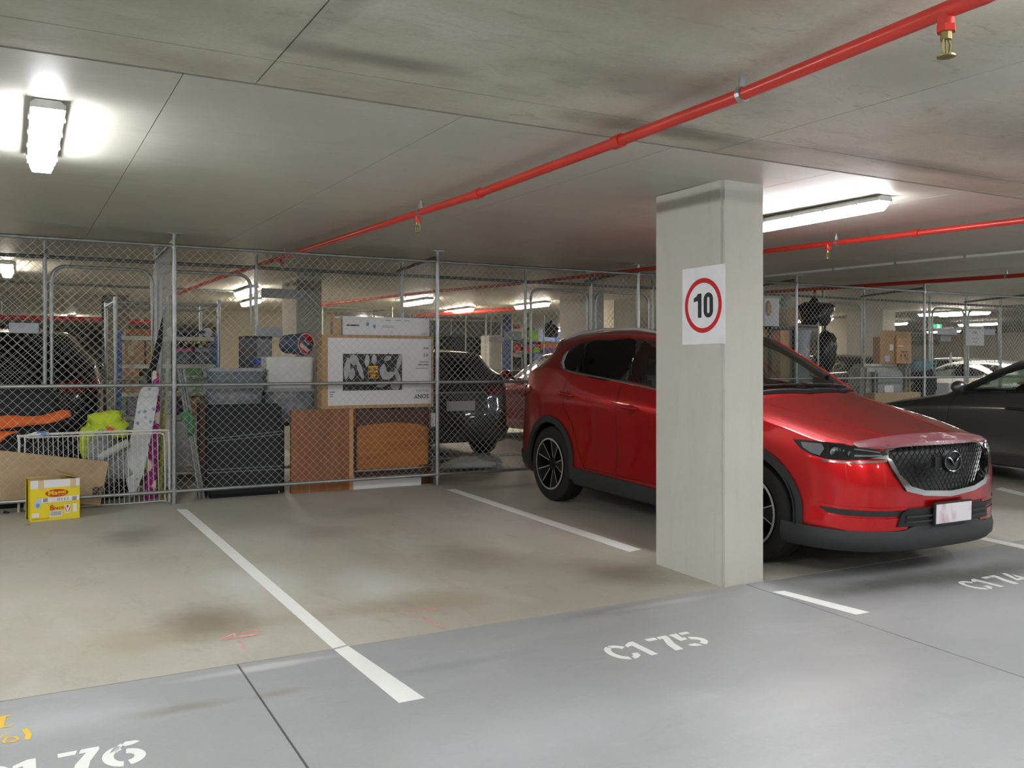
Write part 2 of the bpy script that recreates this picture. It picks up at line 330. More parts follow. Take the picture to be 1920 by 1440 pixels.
# painted lines
def line(pts, label):
    P = [on_floor(*p) for p in pts]; m = MB(); n = Vector((0, 0, .0015))
    vs = [p + n for p in P] + [p - Vector((0, 0, .01)) for p in P]; k = len(P)
    m.add(vs, [tuple(range(k)), tuple(range(2 * k - 1, k - 1, -1))] + [(i, (i + 1) % k, (i + 1) % k + k, i + k) for i in range(k)])
    return tag(m.build('bay_line', 'line_paint'), label, 'road marking')
line([(331, 955), (351, 955), (649, 1209), (624, 1216)], 'long white painted line running from the fence to the slab joint')
line([(627, 1218.5), (653, 1211.5), (796, 1309), (748, 1318)], 'white painted line end lying on the grey aisle slab')
line([(838, 918.5), (854, 917), (1203, 1030.5), (1180, 1035)], 'white painted line between the fence and the concrete column')
line([(1448, 1110), (1470, 1108), (1630, 1148), (1605, 1152.5)], 'short white painted dash on the aisle in front of the column')
line([(1865, 917), (1878, 914), (1960, 934), (1950, 938)], 'white painted line beyond the red car bumper')
line([(1800, 1003), (1815, 1001), (1960, 1031), (1940, 1034)], 'white painted line running out from under the red car')

# stencilled bay numbers
def T(poly, dx=0, dy=0): return [(x + dx, y + dy) for x, y in poly]
GL = {
 'C': [arc(.36, .5, .36, .5, 108, 262, .17, 14), arc(.36, .5, .36, .5, 32, 98, .16, 8), [(.40, .0), (.52, .02), (.66, .12), (.70, .30), (.54, .32), (.50, .18), (.42, .15)]],
 '1': [[(.16, .0), (.36, .0), (.36, 1), (.22, 1), (.0, .84), (.0, .72), (.16, .78)]],
 '7': [[(.0, .84), (.28, .84), (.32, 1), (.0, 1)], [(.38, 1), (.68, 1), (.68, .88), (.50, .45), (.42, 0), (.18, 0), (.26, .42), (.46, .84), (.34, .84)]],
 '5': [[(.34, .86), (.64, .86), (.64, 1), (.38, 1)], [(.05, 1), (.30, 1), (.27, .86), (.21, .68), (.30, .66), (.26, .53), (.02, .5)], arc(.30, .33, .38, .33, -70, 78, .18, 12), [(.0, .2), (.22, .2), (.28, .12), (.30, 0), (.14, .03), (.02, .1)]],
 '6': [arc(.34, .42, .36, .44, 95, 262, .19, 14), [(.34, .86), (.42, .99), (.60, .97), (.66, .90), (.52, .82), (.4, .80)], arc(.36, .34, .34, .34, -80, 82, .19, 14), [(.12, .62), (.2, .80), (.34, .95), (.36, .85), (.28, .7), (.26, .6)]],
 '4': [[(.0, .26), (.40, 1), (.54, 1), (.54, .87), (.20, .38), (.38, .38), (.38, .24), (.0, .24)], [(.44, .0), (.6, .0), (.6, .8), (.44, .55)], [(.62, .24), (.74, .24), (.74, .38), (.62, .38)]]}
def bay_number(word, x0, y0, h, wd, label, spread, skew=0.0):
    t = thing('bay_number', label, 'road marking', (x0, y0, floor_z(y0)))
    for i, ch in enumerate(word):
        m = MB()
        for poly in GL[ch]:
            M = frame((i * spread, 0, .0005), (1, 0, 0), (skew, 1, SLOPE)); m.prism([(x * wd, y * h) for x, y in poly], M, .0015)
        m.build('stencil_character', 'line_paint', t)
    return t
bay_number('C175', 2.525, 3.49, .205, .20, 'stencilled white bay number C175 on the aisle', .147)
bay_number('C176', -.155, 3.43, .205, .20, 'stencilled white bay number C176 on the aisle', .142)
bay_number('C174', 5.30, 3.49, .205, .20, 'stencilled white bay number C174 on the aisle', .147)
t = thing('spray_mark', 'yellow spray painted letters and loop beside bay C176', 'road marking', on_floor(20, 1370))
def stroke(px, wd, mat, par, name='paint_stroke'):
    P = [on_floor(*p) for p in px]; m = MB()
    for a, b in zip(P[:-1], P[1:]):
        d = (b - a).normalized(); n = Vector((-d.y, d.x, 0)) * wd / 2; e = d * wd * .3; up = Vector((0, 0, .0012))
        m.add([a - e - n + up, b + e - n + up, b + e + n + up, a - e + n + up], [(0, 1, 2, 3)])
    return m.build(name, mat, par, world=True)
stroke([(-8, 1346), (18, 1342)], .014, 'yellow_paint', t); stroke([(6, 1344), (0, 1365)], .022, 'yellow_paint', t); stroke([(-10, 1366), (22, 1361)], .014, 'yellow_paint', t)
stroke([(47, 1368), (54, 1378), (51, 1386)], .020, 'yellow_paint', t); stroke([(6, 1391), (14, 1383), (30, 1382), (34, 1386), (26, 1391), (10, 1393), (6, 1391)], .010, 'yellow_paint', t); stroke([(-5, 1386), (14, 1376)], .008, 'yellow_paint', t)
t = thing('spray_mark', 'faded pink chalk setout mark near the long white line', 'road marking', on_floor(450, 1192))
for px, wd in (([(413, 1199), (440, 1188), (440, 1196), (416, 1200)], .012), ([(452, 1194), (486, 1189)], .03), ([(455, 1186), (484, 1182)], .018), ([(447, 1203), (455, 1207), (458, 1216)], .012)): stroke(px, wd, 'red_chalk', t)
t = thing('spray_mark', 'faded pink chalk setout mark in the middle of the empty bay', 'road marking', on_floor(790, 1150))
for px, wd in (([(752, 1148), (780, 1147), (776, 1151), (752, 1151)], .01), ([(782, 1143), (815, 1139), (816, 1144), (784, 1146)], .012), ([(793, 1157), (802, 1163), (818, 1172), (832, 1174)], .012)): stroke(px, wd, 'red_chalk', t)

# ================================================================== CEILING SERVICES
def batten(p0, p1, label, mat='lamp_glow', wd=.12):
    p0 = Vector(p0); p1 = Vector(p1); c = (p0 + p1) / 2; d = (p1 - p0); L = d.length; d.normalize()
    z = ceil_z(c.y); t = thing('batten_light', label, 'light fixture', (c.x, c.y, z), 'ceiling batten lights', (0, 0, math.atan2(d.y, d.x)))
    m = MB(); M = frame((-L / 2, 0, 0), (0, 1, 0), (0, 0, 1)); m.prism([(-.05, -.012), (.05, -.012), (.07, -.03), (.07, -.05), (-.07, -.05), (-.07, -.03)], M, L); m.build('housing', 'lamp_body', t)
    m = MB(); w2 = wd / 2
    sec = [(-w2, -.05), (w2, -.05), (w2 * .97, -.075), (w2 * .75, -.105), (-w2 * .75, -.105), (-w2 * .97, -.075)]
    vs = []; k = len(sec)
    for x, sc in ((-L / 2, .55), (-L / 2 + .05, 1), (L / 2 - .05, 1), (L / 2, .55)):
        vs += [(x, a * (sc if b < -.06 else 1) , -.05 + (b + .05) * sc) for a, b in sec]
    fs = [(r * k + i, r * k + (i + 1) % k, (r + 1) * k + (i + 1) % k, (r + 1) * k + i) for r in range(3) for i in range(k)] + [tuple(range(k)), tuple(range(4 * k - 1, 3 * k - 1, -1))]
    m.add(vs, fs).build('diffuser', mat, t)
    for i in range(4):
        for sy in (-1, 1): MB().box((-L / 2 + L * (i + .6) / 4.2, sy * .072, -.045), (.018, .008, .03)).build('clip', 'lamp_body', t)
    for sx in (-.3, .3): MB().cyl((sx * L, 0, -.02), (sx * L, 0, .02), .01, 6).build('hanger', 'galv', t)
    return t
def lamp_y(x, y0, L, label, mat='lamp_glow'): return batten((x, y0, 0), (x, y0 + L, 0), label, mat)
lamp_y(.12, 4.42, 1.25, 'lit batten light on the ceiling over the empty bay left of the red pipe', 'lamp_glow_dim')
lamp_y(5.19, 4.12, 1.25, 'lit batten light on the ceiling behind the column, over the red car', 'lamp_glow_dim')
n = 0
for X, Y in ((-5.2, 4.6), (-2.3, 6.4), (-4.5, .2), (-.6, .9), (3.0, .1), (6.6, .5), (10.2, .5), (14, .2), (-3.0, -4.0), (1.2, -4.2), (5.2, -4.0), (9.4, -4.0), (13.6, -4.0), (11.6, 4.3), (15.6, 4.4), (20.8, 5)):
    lamp_y(X, Y, 1.25, 'unseen lit batten light added to brighten the aisle and bays', 'lamp_glow_dim' if X == -2.3 else 'lamp_glow')  # lamps out of view, several added to raise ambient light and brighten caged goods
def lamp_px(x0, y0, x1, y1, lab, mat='lamp_warm'):
    a = on_ceil(x0, y0, .09); b = on_ceil(x1, y1, .09); b = a + (b - a).normalized() * min(1.3, (b - a).length); 
    return batten((a.x, a.y, 0), (b.x, b.y, 0), lab, mat)
for x, y, lab in ((12, 502, 'over the black car'), (478, 545, 'in front of the beige wall'), (485, 566, 'low against the beige wall'), (1028, 572, 'over the maroon car'), (885, 582, 'far behind the dark hatchback'), (1700, 608, 'behind the brown moving cartons'),
                  (1855, 588, 'over the white car'), (1875, 608, 'far behind the visitor notice'), (1560, 600, 'behind the black bag on the shelf'), (700, 600, 'far behind the television carton'), (1800, 622, 'at the far end above the exit sign')):
    p = on_ceil(x, y, .09); lamp_y(p.x, p.y, 1.25, 'distant lit batten light ' + lab, 'lamp_warm')
for X, w_ in ((1.2, 'behind the grey column'), (5.5, 'past the core wall'), (11, 'past the colourful goods'), (16, 'past the exit sign'), (22, 'past the white car')): lamp_y(X, 24.5, 1.25, 'small lit batten light near the back wall ' + w_, 'lamp_warm')
for X, Y, w_ in ((6.6, 15.0, 'between the dark hatchback and the maroon car'), (12.5, 12.8, 'above the black small car'), (18.5, 12.5, 'beside the white coupe'), (-2.5, 13.0, 'beside the black SUV')): lamp_y(X, Y, 1.25, 'lit batten light behind the cages, ' + w_, 'lamp_warm')

def pipe(pts, r, mat, label, cat='pipe', clamps=(), heads=(), name='sprinkler_pipe', joints=()):
    t = thing(name, label, cat, pts[0]); P = [Vector(p) for p in pts]
    MB().tube(P, r, 14).build('pipe_run', mat, t, True, world=True)
    def along(Y):
        for a, b in zip(P[:-1], P[1:]):
            if (a.y - Y) * (b.y - Y) <= 0 and abs(b.y - a.y) > 1e-6: return a + (b - a) * ((Y - a.y) / (b.y - a.y))
        return P[0]
    for Y in joints:
        p = along(Y); MB().cyl(p - Vector((0, .03, 0)), p + Vector((0, .03, 0)), r * 1.3, 14).build('coupling', mat, t, True, world=True)
    for Y in clamps:
        p = along(Y); m = MB(); m.cyl(p - Vector((0, .012, 0)), p + Vector((0, .012, 0)), r * 1.25, 14); m.cyl(p, (p.x, p.y, ceil_z(Y) + .005), .008, 8); m.cyl((p.x, p.y, p.z + r), (p.x, p.y, p.z + r + .03), .014, 8); m.box((p.x + r * 1.5, p.y, p.z + .01), (.03, .024, .02))
        m.build('clamp', 'galv', t, world=True)
    for Y in heads:
        p = along(Y); q = p - Vector((0, 0, r)); m = MB(); m.cyl(p, q - Vector((0, 0, .028)), .024, 12); m.cyl(q - Vector((0, 0, .02)), q - Vector((0, 0, .04)), .028, 6); h = m.build('sprinkler_tee', mat, t, True, world=True)
        b = q - Vector((0, 0, .04)); m = MB(); m.cyl(b, b - Vector((0, 0, .022)), .016, 10)
        for sx in (-1, 1): m.tube([b + Vector((sx * .012, 0, -.018)), b + Vector((sx * .02, 0, -.035)), b + Vector((sx * .014, 0, -.06)), b + Vector((0, 0, -.07))], .004, 6)
        m.cyl(b - Vector((0, 0, .068)), b - Vector((0, 0, .073)), .026, 16); m.cyl(b - Vector((0, 0, .02)), b - Vector((0, 0, .066)), .003, 6)
        hd = m.build('sprinkler_head', 'brass', t, world=True)
    return t
PD = .085
def run(px, drop=PD): return [on_ceil(x, y, drop) for x, y in px]
P1 = run([(2100, -128), (1850, -10), (1774, 19), (1392, 177), (1138, 273), (897, 363), (783, 400), (550, 476)]); e_ = P1[-1]; P1 += [Vector((e_.x - .12, 12.5, ceil_z(12.5) - PD)), Vector((e_.x - .2, 16, ceil_z(16) - PD))]
pipe(P1, .026, 'pipe_red', 'bright red sprinkler pipe crossing the ceiling over the empty bay', clamps=(P1[3].y, P1[6].y - .05, 9.4), heads=(P1[2].y, P1[6].y, 9.5), joints=(P1[4].y - .1, P1[5].y))
P2 = run([(2300, 367), (1920, 413), (1435, 471), (1225, 503), (985, 531), (800, 548), (590, 573)])
pipe(P2, .023, 'pipe_red', 'red sprinkler pipe hung over the red car', clamps=(on_ceil(1568, 455, PD).y,), heads=(on_ceil(1553, 457, PD).y,), joints=(on_ceil(1715, 437, PD).y,))
P3 = run([(2200, 487), (1920, 516), (1435, 548)])
pipe(P3, .027, 'pipe_red', 'dark red sprinkler pipe over the grey car', clamps=(on_ceil(1885, 518, PD).y,), heads=(on_ceil(1530, 542, PD).y,))
P4 = run([(2200, 444), (1920, 471), (1680, 493), (1435, 518)], .015)
pipe(P4, .016, 'white_steel', 'white conduit fixed flat to the ceiling over the grey car', 'conduit', clamps=(on_ceil(1810, 481, .015).y, on_ceil(1680, 493, .015).y, on_ceil(1566, 505, .015).y), name='ceiling_conduit')
def pipe_px(x0, y0, x1, y1, Y0, lab, r=.03, mat='pipe_red'):
    a = at_y(x0, y0, Y0); b = at_y(x1, y1, Y0); o = pipe([a, b], r, mat, lab)
    for f in (.15, .85):
        q = a.lerp(b, f); MB().cyl(q, (q.x, q.y, ceil_z(q.y)), .012, 6).build('hanger_rod', 'galv', o, world=True)
    return o
pipe_px(-40, 594, 230, 600, 20.0, 'dark red main running level far behind the black car', .05)
pipe_px(230, 603, 300, 604, 20.2, 'short red main section behind the shelving uprights', .05)
pipe([at_y(780, 592, 18.3), at_y(985, 578, 16.8)], .04, 'pipe_red', 'far red pipe behind the colourful cage goods')
pipe_px(1432, 585, 1590, 575, 14.5, 'red pipe behind the black bag on the shelf', .035)
pipe_px(1650, 597, 1960, 590, 22.0, 'red pipe under the far lights behind the cartons', .05)
pipe_px(1670, 612, 1960, 575, 19.0, 'red pipe rising to the right behind the visitor notice', .035)
pipe_px(1545, 590, 1650, 584, 16.4, 'red pipe in front of the store wall', .03)
pipe_px(-30, 527, 480, 548, 15.2, 'thin grey conduit across the ceiling behind the cages', .02, 'galv_dark')
pipe_px(500, 541, 1010, 566, 16.0, 'thin grey conduit beyond the television carton', .02, 'galv_dark')
pipe_px(1640, 560, 1960, 553, 15.0, 'grey conduit over the white car', .02, 'galv_dark')
pipe_px(1640, 622, 1800, 619, 23.5, 'brown pipe low under the far lights past the exit sign', .07)
pipe_px(1620, 641, 1760, 642, 24.0, 'grey service pipe far behind the visitor notice', .09, 'galv_dark')
pipe_px(780, 605, 960, 600, 24.0, 'rust red pipe far behind the navy door', .06)
pipe_px(1120, 573, 1215, 567, 17.0, 'thin red pipe between the columns behind the red car', .03)
# silver duct in the background
a = at_y(640, 575, 19.5); b = at_y(1000, 560, 19.5)
t = thing('air_duct', 'long rectangular grey air duct in the far row', 'duct', (a.x, 21.5, 2.3)); MB().bb(a.x, b.x, 21.2, 21.9, 2.32, 2.66).build('duct_body', 'galv_dark', t, world=True)
for i in range(5): x = a.x + (b.x - a.x) * (i + .5) / 5; MB().bb(x - .02, x + .02, 21.17, 21.93, 2.29, 2.69).build('duct_flange', 'galv', t, world=True)

# ================================================================== CHAIN LINK FENCES
def link_mesh(o, ux, uz, W, Hh, r=.0019, p=.076, q=.076):
    """woven diamond wire in the plane spanned by ux, uz from o"""
    o = np.array(o, float); ux = np.array(ux, float); uz = np.array(uz, float); nn = np.cross(ux, uz)
    nw = int(W / (p / 2)); ns = int(Hh / (q / 2)); cor = np.array([[math.cos(a), math.sin(a)] for a in (.3, .3 + 2.094, .3 + 4.189)])
    i = np.arange(nw)[:, None]; k = np.arange(ns + 1)[None, :]
    x = (i + ((k + i) % 2)) * (p / 2); z = k * (q / 2) + 0 * i; d = (((k + i) % 2) * 2 - 1) * .002
    P = o + x[..., None] * ux + z[..., None] * uz + d[..., None] * nn              # nw, ns+1, 3
    V = P[:, :, None, :] + r * (cor[None, None, :, 0:1] * ux * 1.25 + cor[None, None, :, 1:2] * nn)
    V = V.reshape(-1, 3); base = (np.arange(nw)[:, None] * (ns + 1) + np.arange(ns)[None, :]).reshape(-1) * 3
    fs = np.concatenate([np.stack([base + j, base + (j + 1) % 3, base + 3 + (j + 1) % 3, base + 3 + j], 1) for j in range(3)])
    me = bpy.data.meshes.new('chain_link_mesh'); me.vertices.add(len(V)); me.vertices.foreach_set('co', V.ravel())
    me.loops.add(fs.size); me.loops.foreach_set('vertex_index', fs.ravel().astype(np.int32)); me.polygons.add(len(fs))
    me.polygons.foreach_set('loop_start', (np.arange(len(fs)) * 4).astype(np.int32)); me.update(calc_edges=True); return me
FY, RY = 8.755, 9.94
NP = [1.272 + 2.655 * k for k in range(-1, 7)]
def hard(m): return m
def rail(t, a, b, r=.019, mat='galv', name='rail'): return MB().cyl(a, b, r, 10).build(name, mat, t, True, world=True)
zf = floor_z(FY)
t = thing('storage_fence', 'front row of galvanised chain link fencing facing the empty bay', 'fence', (0, FY, zf))
for X in NP:
    MB().cyl((X, FY, zf), (X, FY, ceil_z(FY)), .021, 12).build('post', 'galv', t, True, world=True)
    MB().bb(X - .06, X + .06, FY - .05, FY + .05, ceil_z(FY) - .008, ceil_z(FY)).build('top_plate', 'galv', t, world=True); MB().bb(X - .05, X + .05, FY - .05, FY + .05, zf, zf + .006).build('base_plate', 'galv', t, world=True)
    for hh in (2.385, 1.10, .118): MB().cyl((X, FY, zf + hh - .03), (X, FY, zf + hh + .03), .028, 12).build('rail_clamp', 'galv', t, True, world=True)
for a, b in zip(NP[:-1], NP[1:]):
    for hh in (2.385, 1.10, .118): rail(t, (a, FY - .01, zf + hh), (b, FY - .01, zf + hh), .017)
    me = link_mesh((a + .02, FY + .012, zf + .10), (1, 0, 0), (0, 0, 1), b - a - .03, 2.29); me.transform(Matrix.Translation(-Vector((0, FY, zf)))); link('chain_link_mesh', me, 'wire', t)['kind'] = 'stuff'
zr = floor_z(RY)
t = thing('storage_fence', 'rear row of chain link fencing with gates behind the stored goods', 'fence', (0, RY, zr))
rp = sorted(set([.241, 1.263, 2.291, 4.0, 5.687, 6.694, 7.72, 9.24, 11.06, 12.0, 13.637, 14.619, 15.617, -1.39, 17.2]))
for X in rp: MB().cyl((X, RY, zr), (X, RY, ceil_z(RY)), .021, 10).build('post', 'galv', t, True, world=True); MB().bb(X - .05, X + .05, RY - .05, RY + .05, ceil_z(RY) - .01, ceil_z(RY)).build('top_plate', 'galv', t, world=True)
gates = [(.30, 1.225), (1.305, 2.232), (5.765, 6.625), (6.765, 7.65), (11.12, 11.93), (13.70, 14.56), (14.68, 15.55)]
rail(t, (-1.39, RY, zr + 2.32), (17.2, RY, zr + 2.32), .019, 'galv_dark')
segs = [(-1.39, .24), (2.29, 4.0), (4.0, 5.69), (7.72, 9.24), (9.24, 11.06), (12.0, 13.64), (15.62, 17.2)]
for a, b in segs:
    rail(t, (a, RY, zr + .12), (b, RY, zr + .12), .016)
    me = link_mesh((a + .02, RY + .012, zr + .1), (1, 0, 0), (0, 0, 1), b - a - .03, 2.22, .0018); me.transform(Matrix.Translation(-Vector((0, RY, zr)))); link('chain_link_mesh', me, 'wire', t)['kind'] = 'stuff'
me = link_mesh((.24, RY + .012, zr + 2.28), (1, 0, 0), (0, 0, 1), 15.3, .04); me.transform(Matrix.Translation(-Vector((0, RY, zr))))
for a, b in gates:
    zt = zr + 2.235; zb = zr + .1; rr = .13; path = []
    for cx, cz, a0 in ((b - rr, zt - rr, 0), (a + rr, zt - rr, 90)): path += [(cx + rr * math.cos(math.radians(a0 + 15 * i)), RY - .005, cz + rr * math.sin(math.radians(a0 + 15 * i))) for i in range(7)]
    path += [(a, RY - .005, zb), (b, RY - .005, zb)]
    gt = MB().tube(path, .018, 10, True).build('gate', 'galv', t, True, world=True)
    me = link_mesh((a + .02, RY + .008, zb), (1, 0, 0), (0, 0, 1), b - a - .04, zt - zb - .02, .0018); me.transform(Matrix.Translation(-Vector((0, RY, zr)))); link('chain_link_mesh', me, 'wire', gt)['kind'] = 'stuff'
    for hz in (.5, 1.9): MB().bb(b, b + .06, RY - .02, RY + .02, zr + hz, zr + hz + .05).build('hinge', 'galv', gt, world=True)
for i, X in enumerate(NP[:7]):
    names = ['past the edge of the view beside the black car', 'between the yellow box cage and the television carton cage', 'beside the dark hatchback, right of the television carton', 'behind the roof of the red car', 'beside the black bag on the shelf', 'right of the brown moving cartons', 'beside the visitor notice, right of the white car']
    t = thing('dividing_fence', 'short chain link dividing fence ' + names[i], 'fence', (X, FY, zf))
    rail(t, (X, FY + .02, zf + 2.44), (X, RY - .02, zr + 2.36), .017, 'galv_dark'); rail(t, (X, FY + .02, zf + .12), (X, RY - .02, zr + .12), .015)
    me = link_mesh((X - .02, FY + .05, zf + .13), (0, 1, 0), (0, 0, 1), RY - FY - .08, 2.28, .0018); me.transform(Matrix.Translation(-Vector((X, FY, zf)))); link('chain_link_mesh', me, 'wire', t)['kind'] = 'stuff'
# far cage frames, seen only as posts and rails
for Y, xs, lab in ((13.0, (215, 218), ''),): pass
def far_cage(pxs, ytop, Y, lab):
    X = [at_y(x, 600, Y).x for x in pxs]; zt = at_y(pxs[0], ytop, Y).z; z0 = floor_z(Y)
    t = thing('storage_cage', lab, 'cage', (X[0], Y, z0))
    for x in X:
        for dy in (0, 1.1): MB().cyl((x, Y + dy, z0), (x, Y + dy, zt), .02, 8).build('post', 'galv', t, True, world=True)
        rail(t, (x, Y, zt - .05), (x, Y + 1.1, zt - .05), .016)
    for zz in (zt - .06, z0 + 1.1):
        for dy in (0, 1.1): rail(t, (X[0], Y + dy, zz), (X[-1], Y + dy, zz), .016)
    return t
far_cage((216, 410), 556, 10.15, 'galvanised cage frame standing round the blue shelving')
far_cage((911, 960, 1020), 580, 19.0, 'distant cage frame holding the colourful bags and tubs')
far_cage((594, 604, 735), 570, 18.2, 'distant cage frame beside the core wall')
far_cage((1555, 1640), 590, 21.0, 'distant cage frame behind the black bag')
# ================================================================== CARS
def pip(p, poly):
    x, y = p; c = False; n = len(poly); j = n - 1
    for i in range(n):
        xi, yi = poly[i]; xj, yj = poly[j]
        if (yi > y) != (yj > y) and x < (xj - xi) * (y - yi) / (yj - yi) + xi: c = not c
        j = i
    return c
def resample(poly, step):
    out = []
    for i in range(len(poly)):
        a = Vector(poly[i]); b = Vector(poly[(i + 1) % len(poly)]); n = max(1, int((b - a).length / step))
        out += [tuple(a + (b - a) * (k / n)) for k in range(n)]
    return out
def smooth_poly(poly, n=4):
    """closed Catmull-Rom through the points"""
    P = [Vector(p) for p in poly]; k = len(P); out = []
    for i in range(k):
        p0, p1, p2, p3 = P[i - 1], P[i], P[(i + 1) % k], P[(i + 2) % k]
        for j in range(n):
            t = j / n; out.append(tuple(.5 * ((2 * p1) + (p2 - p0) * t + (2 * p0 - 5 * p1 + 4 * p2 - p3) * t * t + (3 * p1 - p0 - 3 * p2 + p3) * t ** 3)))
    return out
def inset(poly, d):
    c = Vector((sum(p[0] for p in poly) / len(poly), sum(p[1] for p in poly) / len(poly))); out = []
    n = len(poly); ar = sum(poly[i][0] * poly[(i + 1) % n][1] - poly[(i + 1) % n][0] * poly[i][1] for i in range(n)); s = 1 if ar > 0 else -1
    for i in range(n):
        a = Vector(poly[i - 1]); b = Vector(poly[i]); e = Vector(poly[(i + 1) % n])
        t = ((b - a).normalized() + (e - b).normalized()); t = t.normalized() if t.length > 1e-6 else (e - b).normalized()
        out.append(tuple(b + Vector((-t.y, t.x)) * d * s))
    return out

def cage(P):
    """control net of half a car body; y runs from nose (0) to tail, v sideways, z up. P: dict of tweaks"""
    yF = [.20, .07, .025, .02, .0, .035, .105]; zF = [.20, .215, .34, .48, .62, .79, .905]
    fv = [0, .30, .55, .735]; fb = [0, .012, .055, .17]
    sy = [.42, .68, .95, 1.35, 1.75, 2.15, 2.85, 3.4, 3.85, 4.25]
    sv = [.862, .907, .922, .922, .920, .920, .922, .922, .917, .872]
    rv = [.735, .55, .30, 0]; rb = [-.12, -.05, -.012, 0]
    yR = [4.38, 4.50, 4.55, 4.56, 4.53, 4.51, 4.44]; zR = [.28, .30, .42, .60, .80, .98, 1.12]
    ins = [.13, .035, .0, .022, .012, .012, .075]
    zS = [[.21] * 10, [.235] * 10, [.38] * 10, [.50, .54, .56, .57, .57, .57, .58, .60, .62, .62], [.64, .70, .74, .76, .77, .77, .79, .81, .82, .82],
          [.79, .87, .92, .96, .985, 1.0, 1.03, 1.05, 1.06, 1.03], [.893, .965, 1.005, 1.09, 1.125, 1.16, 1.22, 1.265, 1.30, 1.26]]
    L = []
    for l in range(7):
        row = [(yF[l] + fb[i] * (1 if l < 6 else .75), fv[i] * (1 if l < 6 else .97), zF[l] + (0 if l < 6 else -.004 * i * i)) for i in range(4)]
        for i in range(10):
            d = ins[l]
            if l == 6: d = (.055, .085, .095, .085, .075, .075, .075, .08, .10, .09)[i]
            row.append((sy[i], sv[i] - d, zS[l][i]))
        row += [(yR[l] + rb[i], rv[i] * (1 if l else .95), zR[l] + (.03 if (l == 6 and i == 0) else 0)) for i in range(4)]
        L.append(row)
    cap = {1: [(.62, .72, .985), (.60, .55, .992), (.58, .30, 1.005), (.57, 0, 1.01)], 2: [(.95, .735, 1.045), (.93, .55, 1.058), (.92, .30, 1.075), (.92, 0, 1.08)],
           3: [(1.35, .735, 1.118), (1.27, .58, 1.128), (1.21, .30, 1.142), (1.19, 0, 1.147)], 4: [(1.80, .70, 1.375), (1.72, .565, 1.392), (1.655, .30, 1.408), (1.635, 0, 1.413)],
           5: [(2.26, .655, 1.558), (2.20, .55, 1.612), (2.12, .30, 1.636), (2.09, 0, 1.642)], 6: [(2.85, .640, 1.612), (2.85, .55, 1.660), (2.85, .30, 1.680), (2.85, 0, 1.686)],
           7: [(3.42, .622, 1.592), (3.42, .54, 1.642), (3.42, .30, 1.664), (3.42, 0, 1.67)], 8: [(3.95, .595, 1.52), (4.10, .53, 1.575), (4.17, .30, 1.602), (4.19, 0, 1.608)]}
    return L, cap
CREASE_L = {0: .6, 1: .6, 2: .5, 5: .35, 6: .55}
def body_mesh(warp, level):
    L, cap = cage({}); V = []; idx = {}
    def vid(key, p, side):
        v = p[1]; k = (key, 0 if abs(v) < 1e-6 else side)
        if k not in idx: idx[k] = len(V); q = warp(*p); V.append((side * q[1], q[0], q[2]))
        return idx[k]
    Fc = []; cre = {}
    for side in (-1, 1):
        nb = 18; G = [[vid(('b', l, i), L[l][i], side) for i in range(nb)] for l in range(7)]
        C = [[G[6][4], G[6][3], G[6][2], G[6][1], G[6][0]]]
        for r in range(1, 9): C.append([G[6][4 + r]] + [vid(('c', r, j), cap[r][j], side) for j in range(4)])
        C.append([G[6][13], G[6][14], G[6][15], G[6][16], G[6][17]])
        def quad(a, b, c, d): Fc.append((a, b, c, d) if side > 0 else (d, c, b, a))
        for l in range(6):
            for i in range(nb - 1): quad(G[l][i], G[l][i + 1], G[l + 1][i + 1], G[l + 1][i])
        for r in range(9):
            for j in range(4): quad(C[r][j], C[r + 1][j], C[r + 1][j + 1], C[r][j + 1])
        def cr(a, b, w): cre[tuple(sorted((a, b)))] = w
        for l, wgt in CREASE_L.items():
            for i in range(nb - 1): cr(G[l][i], G[l][i + 1], wgt)
        for r, wgt in ((3, .7), (5, .45), (8, .7)):
            for j in range(4): cr(C[r][j], C[r][j + 1], wgt)
        for r in range(3, 8): cr(C[r][1], C[r + 1][1], .35)
    me = bpy.data.meshes.new('body'); me.from_pydata(V, [], Fc); me.update()
    at = me.attributes.new('crease_edge', 'FLOAT', 'EDGE')
    for e in me.edges: at.data[e.index].value = cre.get(tuple(sorted(e.vertices)), 0.0)
    o = bpy.data.objects.new('tmp', me); COL.objects.link(o); md = o.modifiers.new('s', 'SUBSURF'); md.levels = level; md.render_levels = level
    bpy.context.view_layer.update(); out = bpy.data.meshes.new_from_object(o.evaluated_get(bpy.context.evaluated_depsgraph_get()))
    bpy.data.objects.remove(o); bpy.data.meshes.remove(me)
    return out

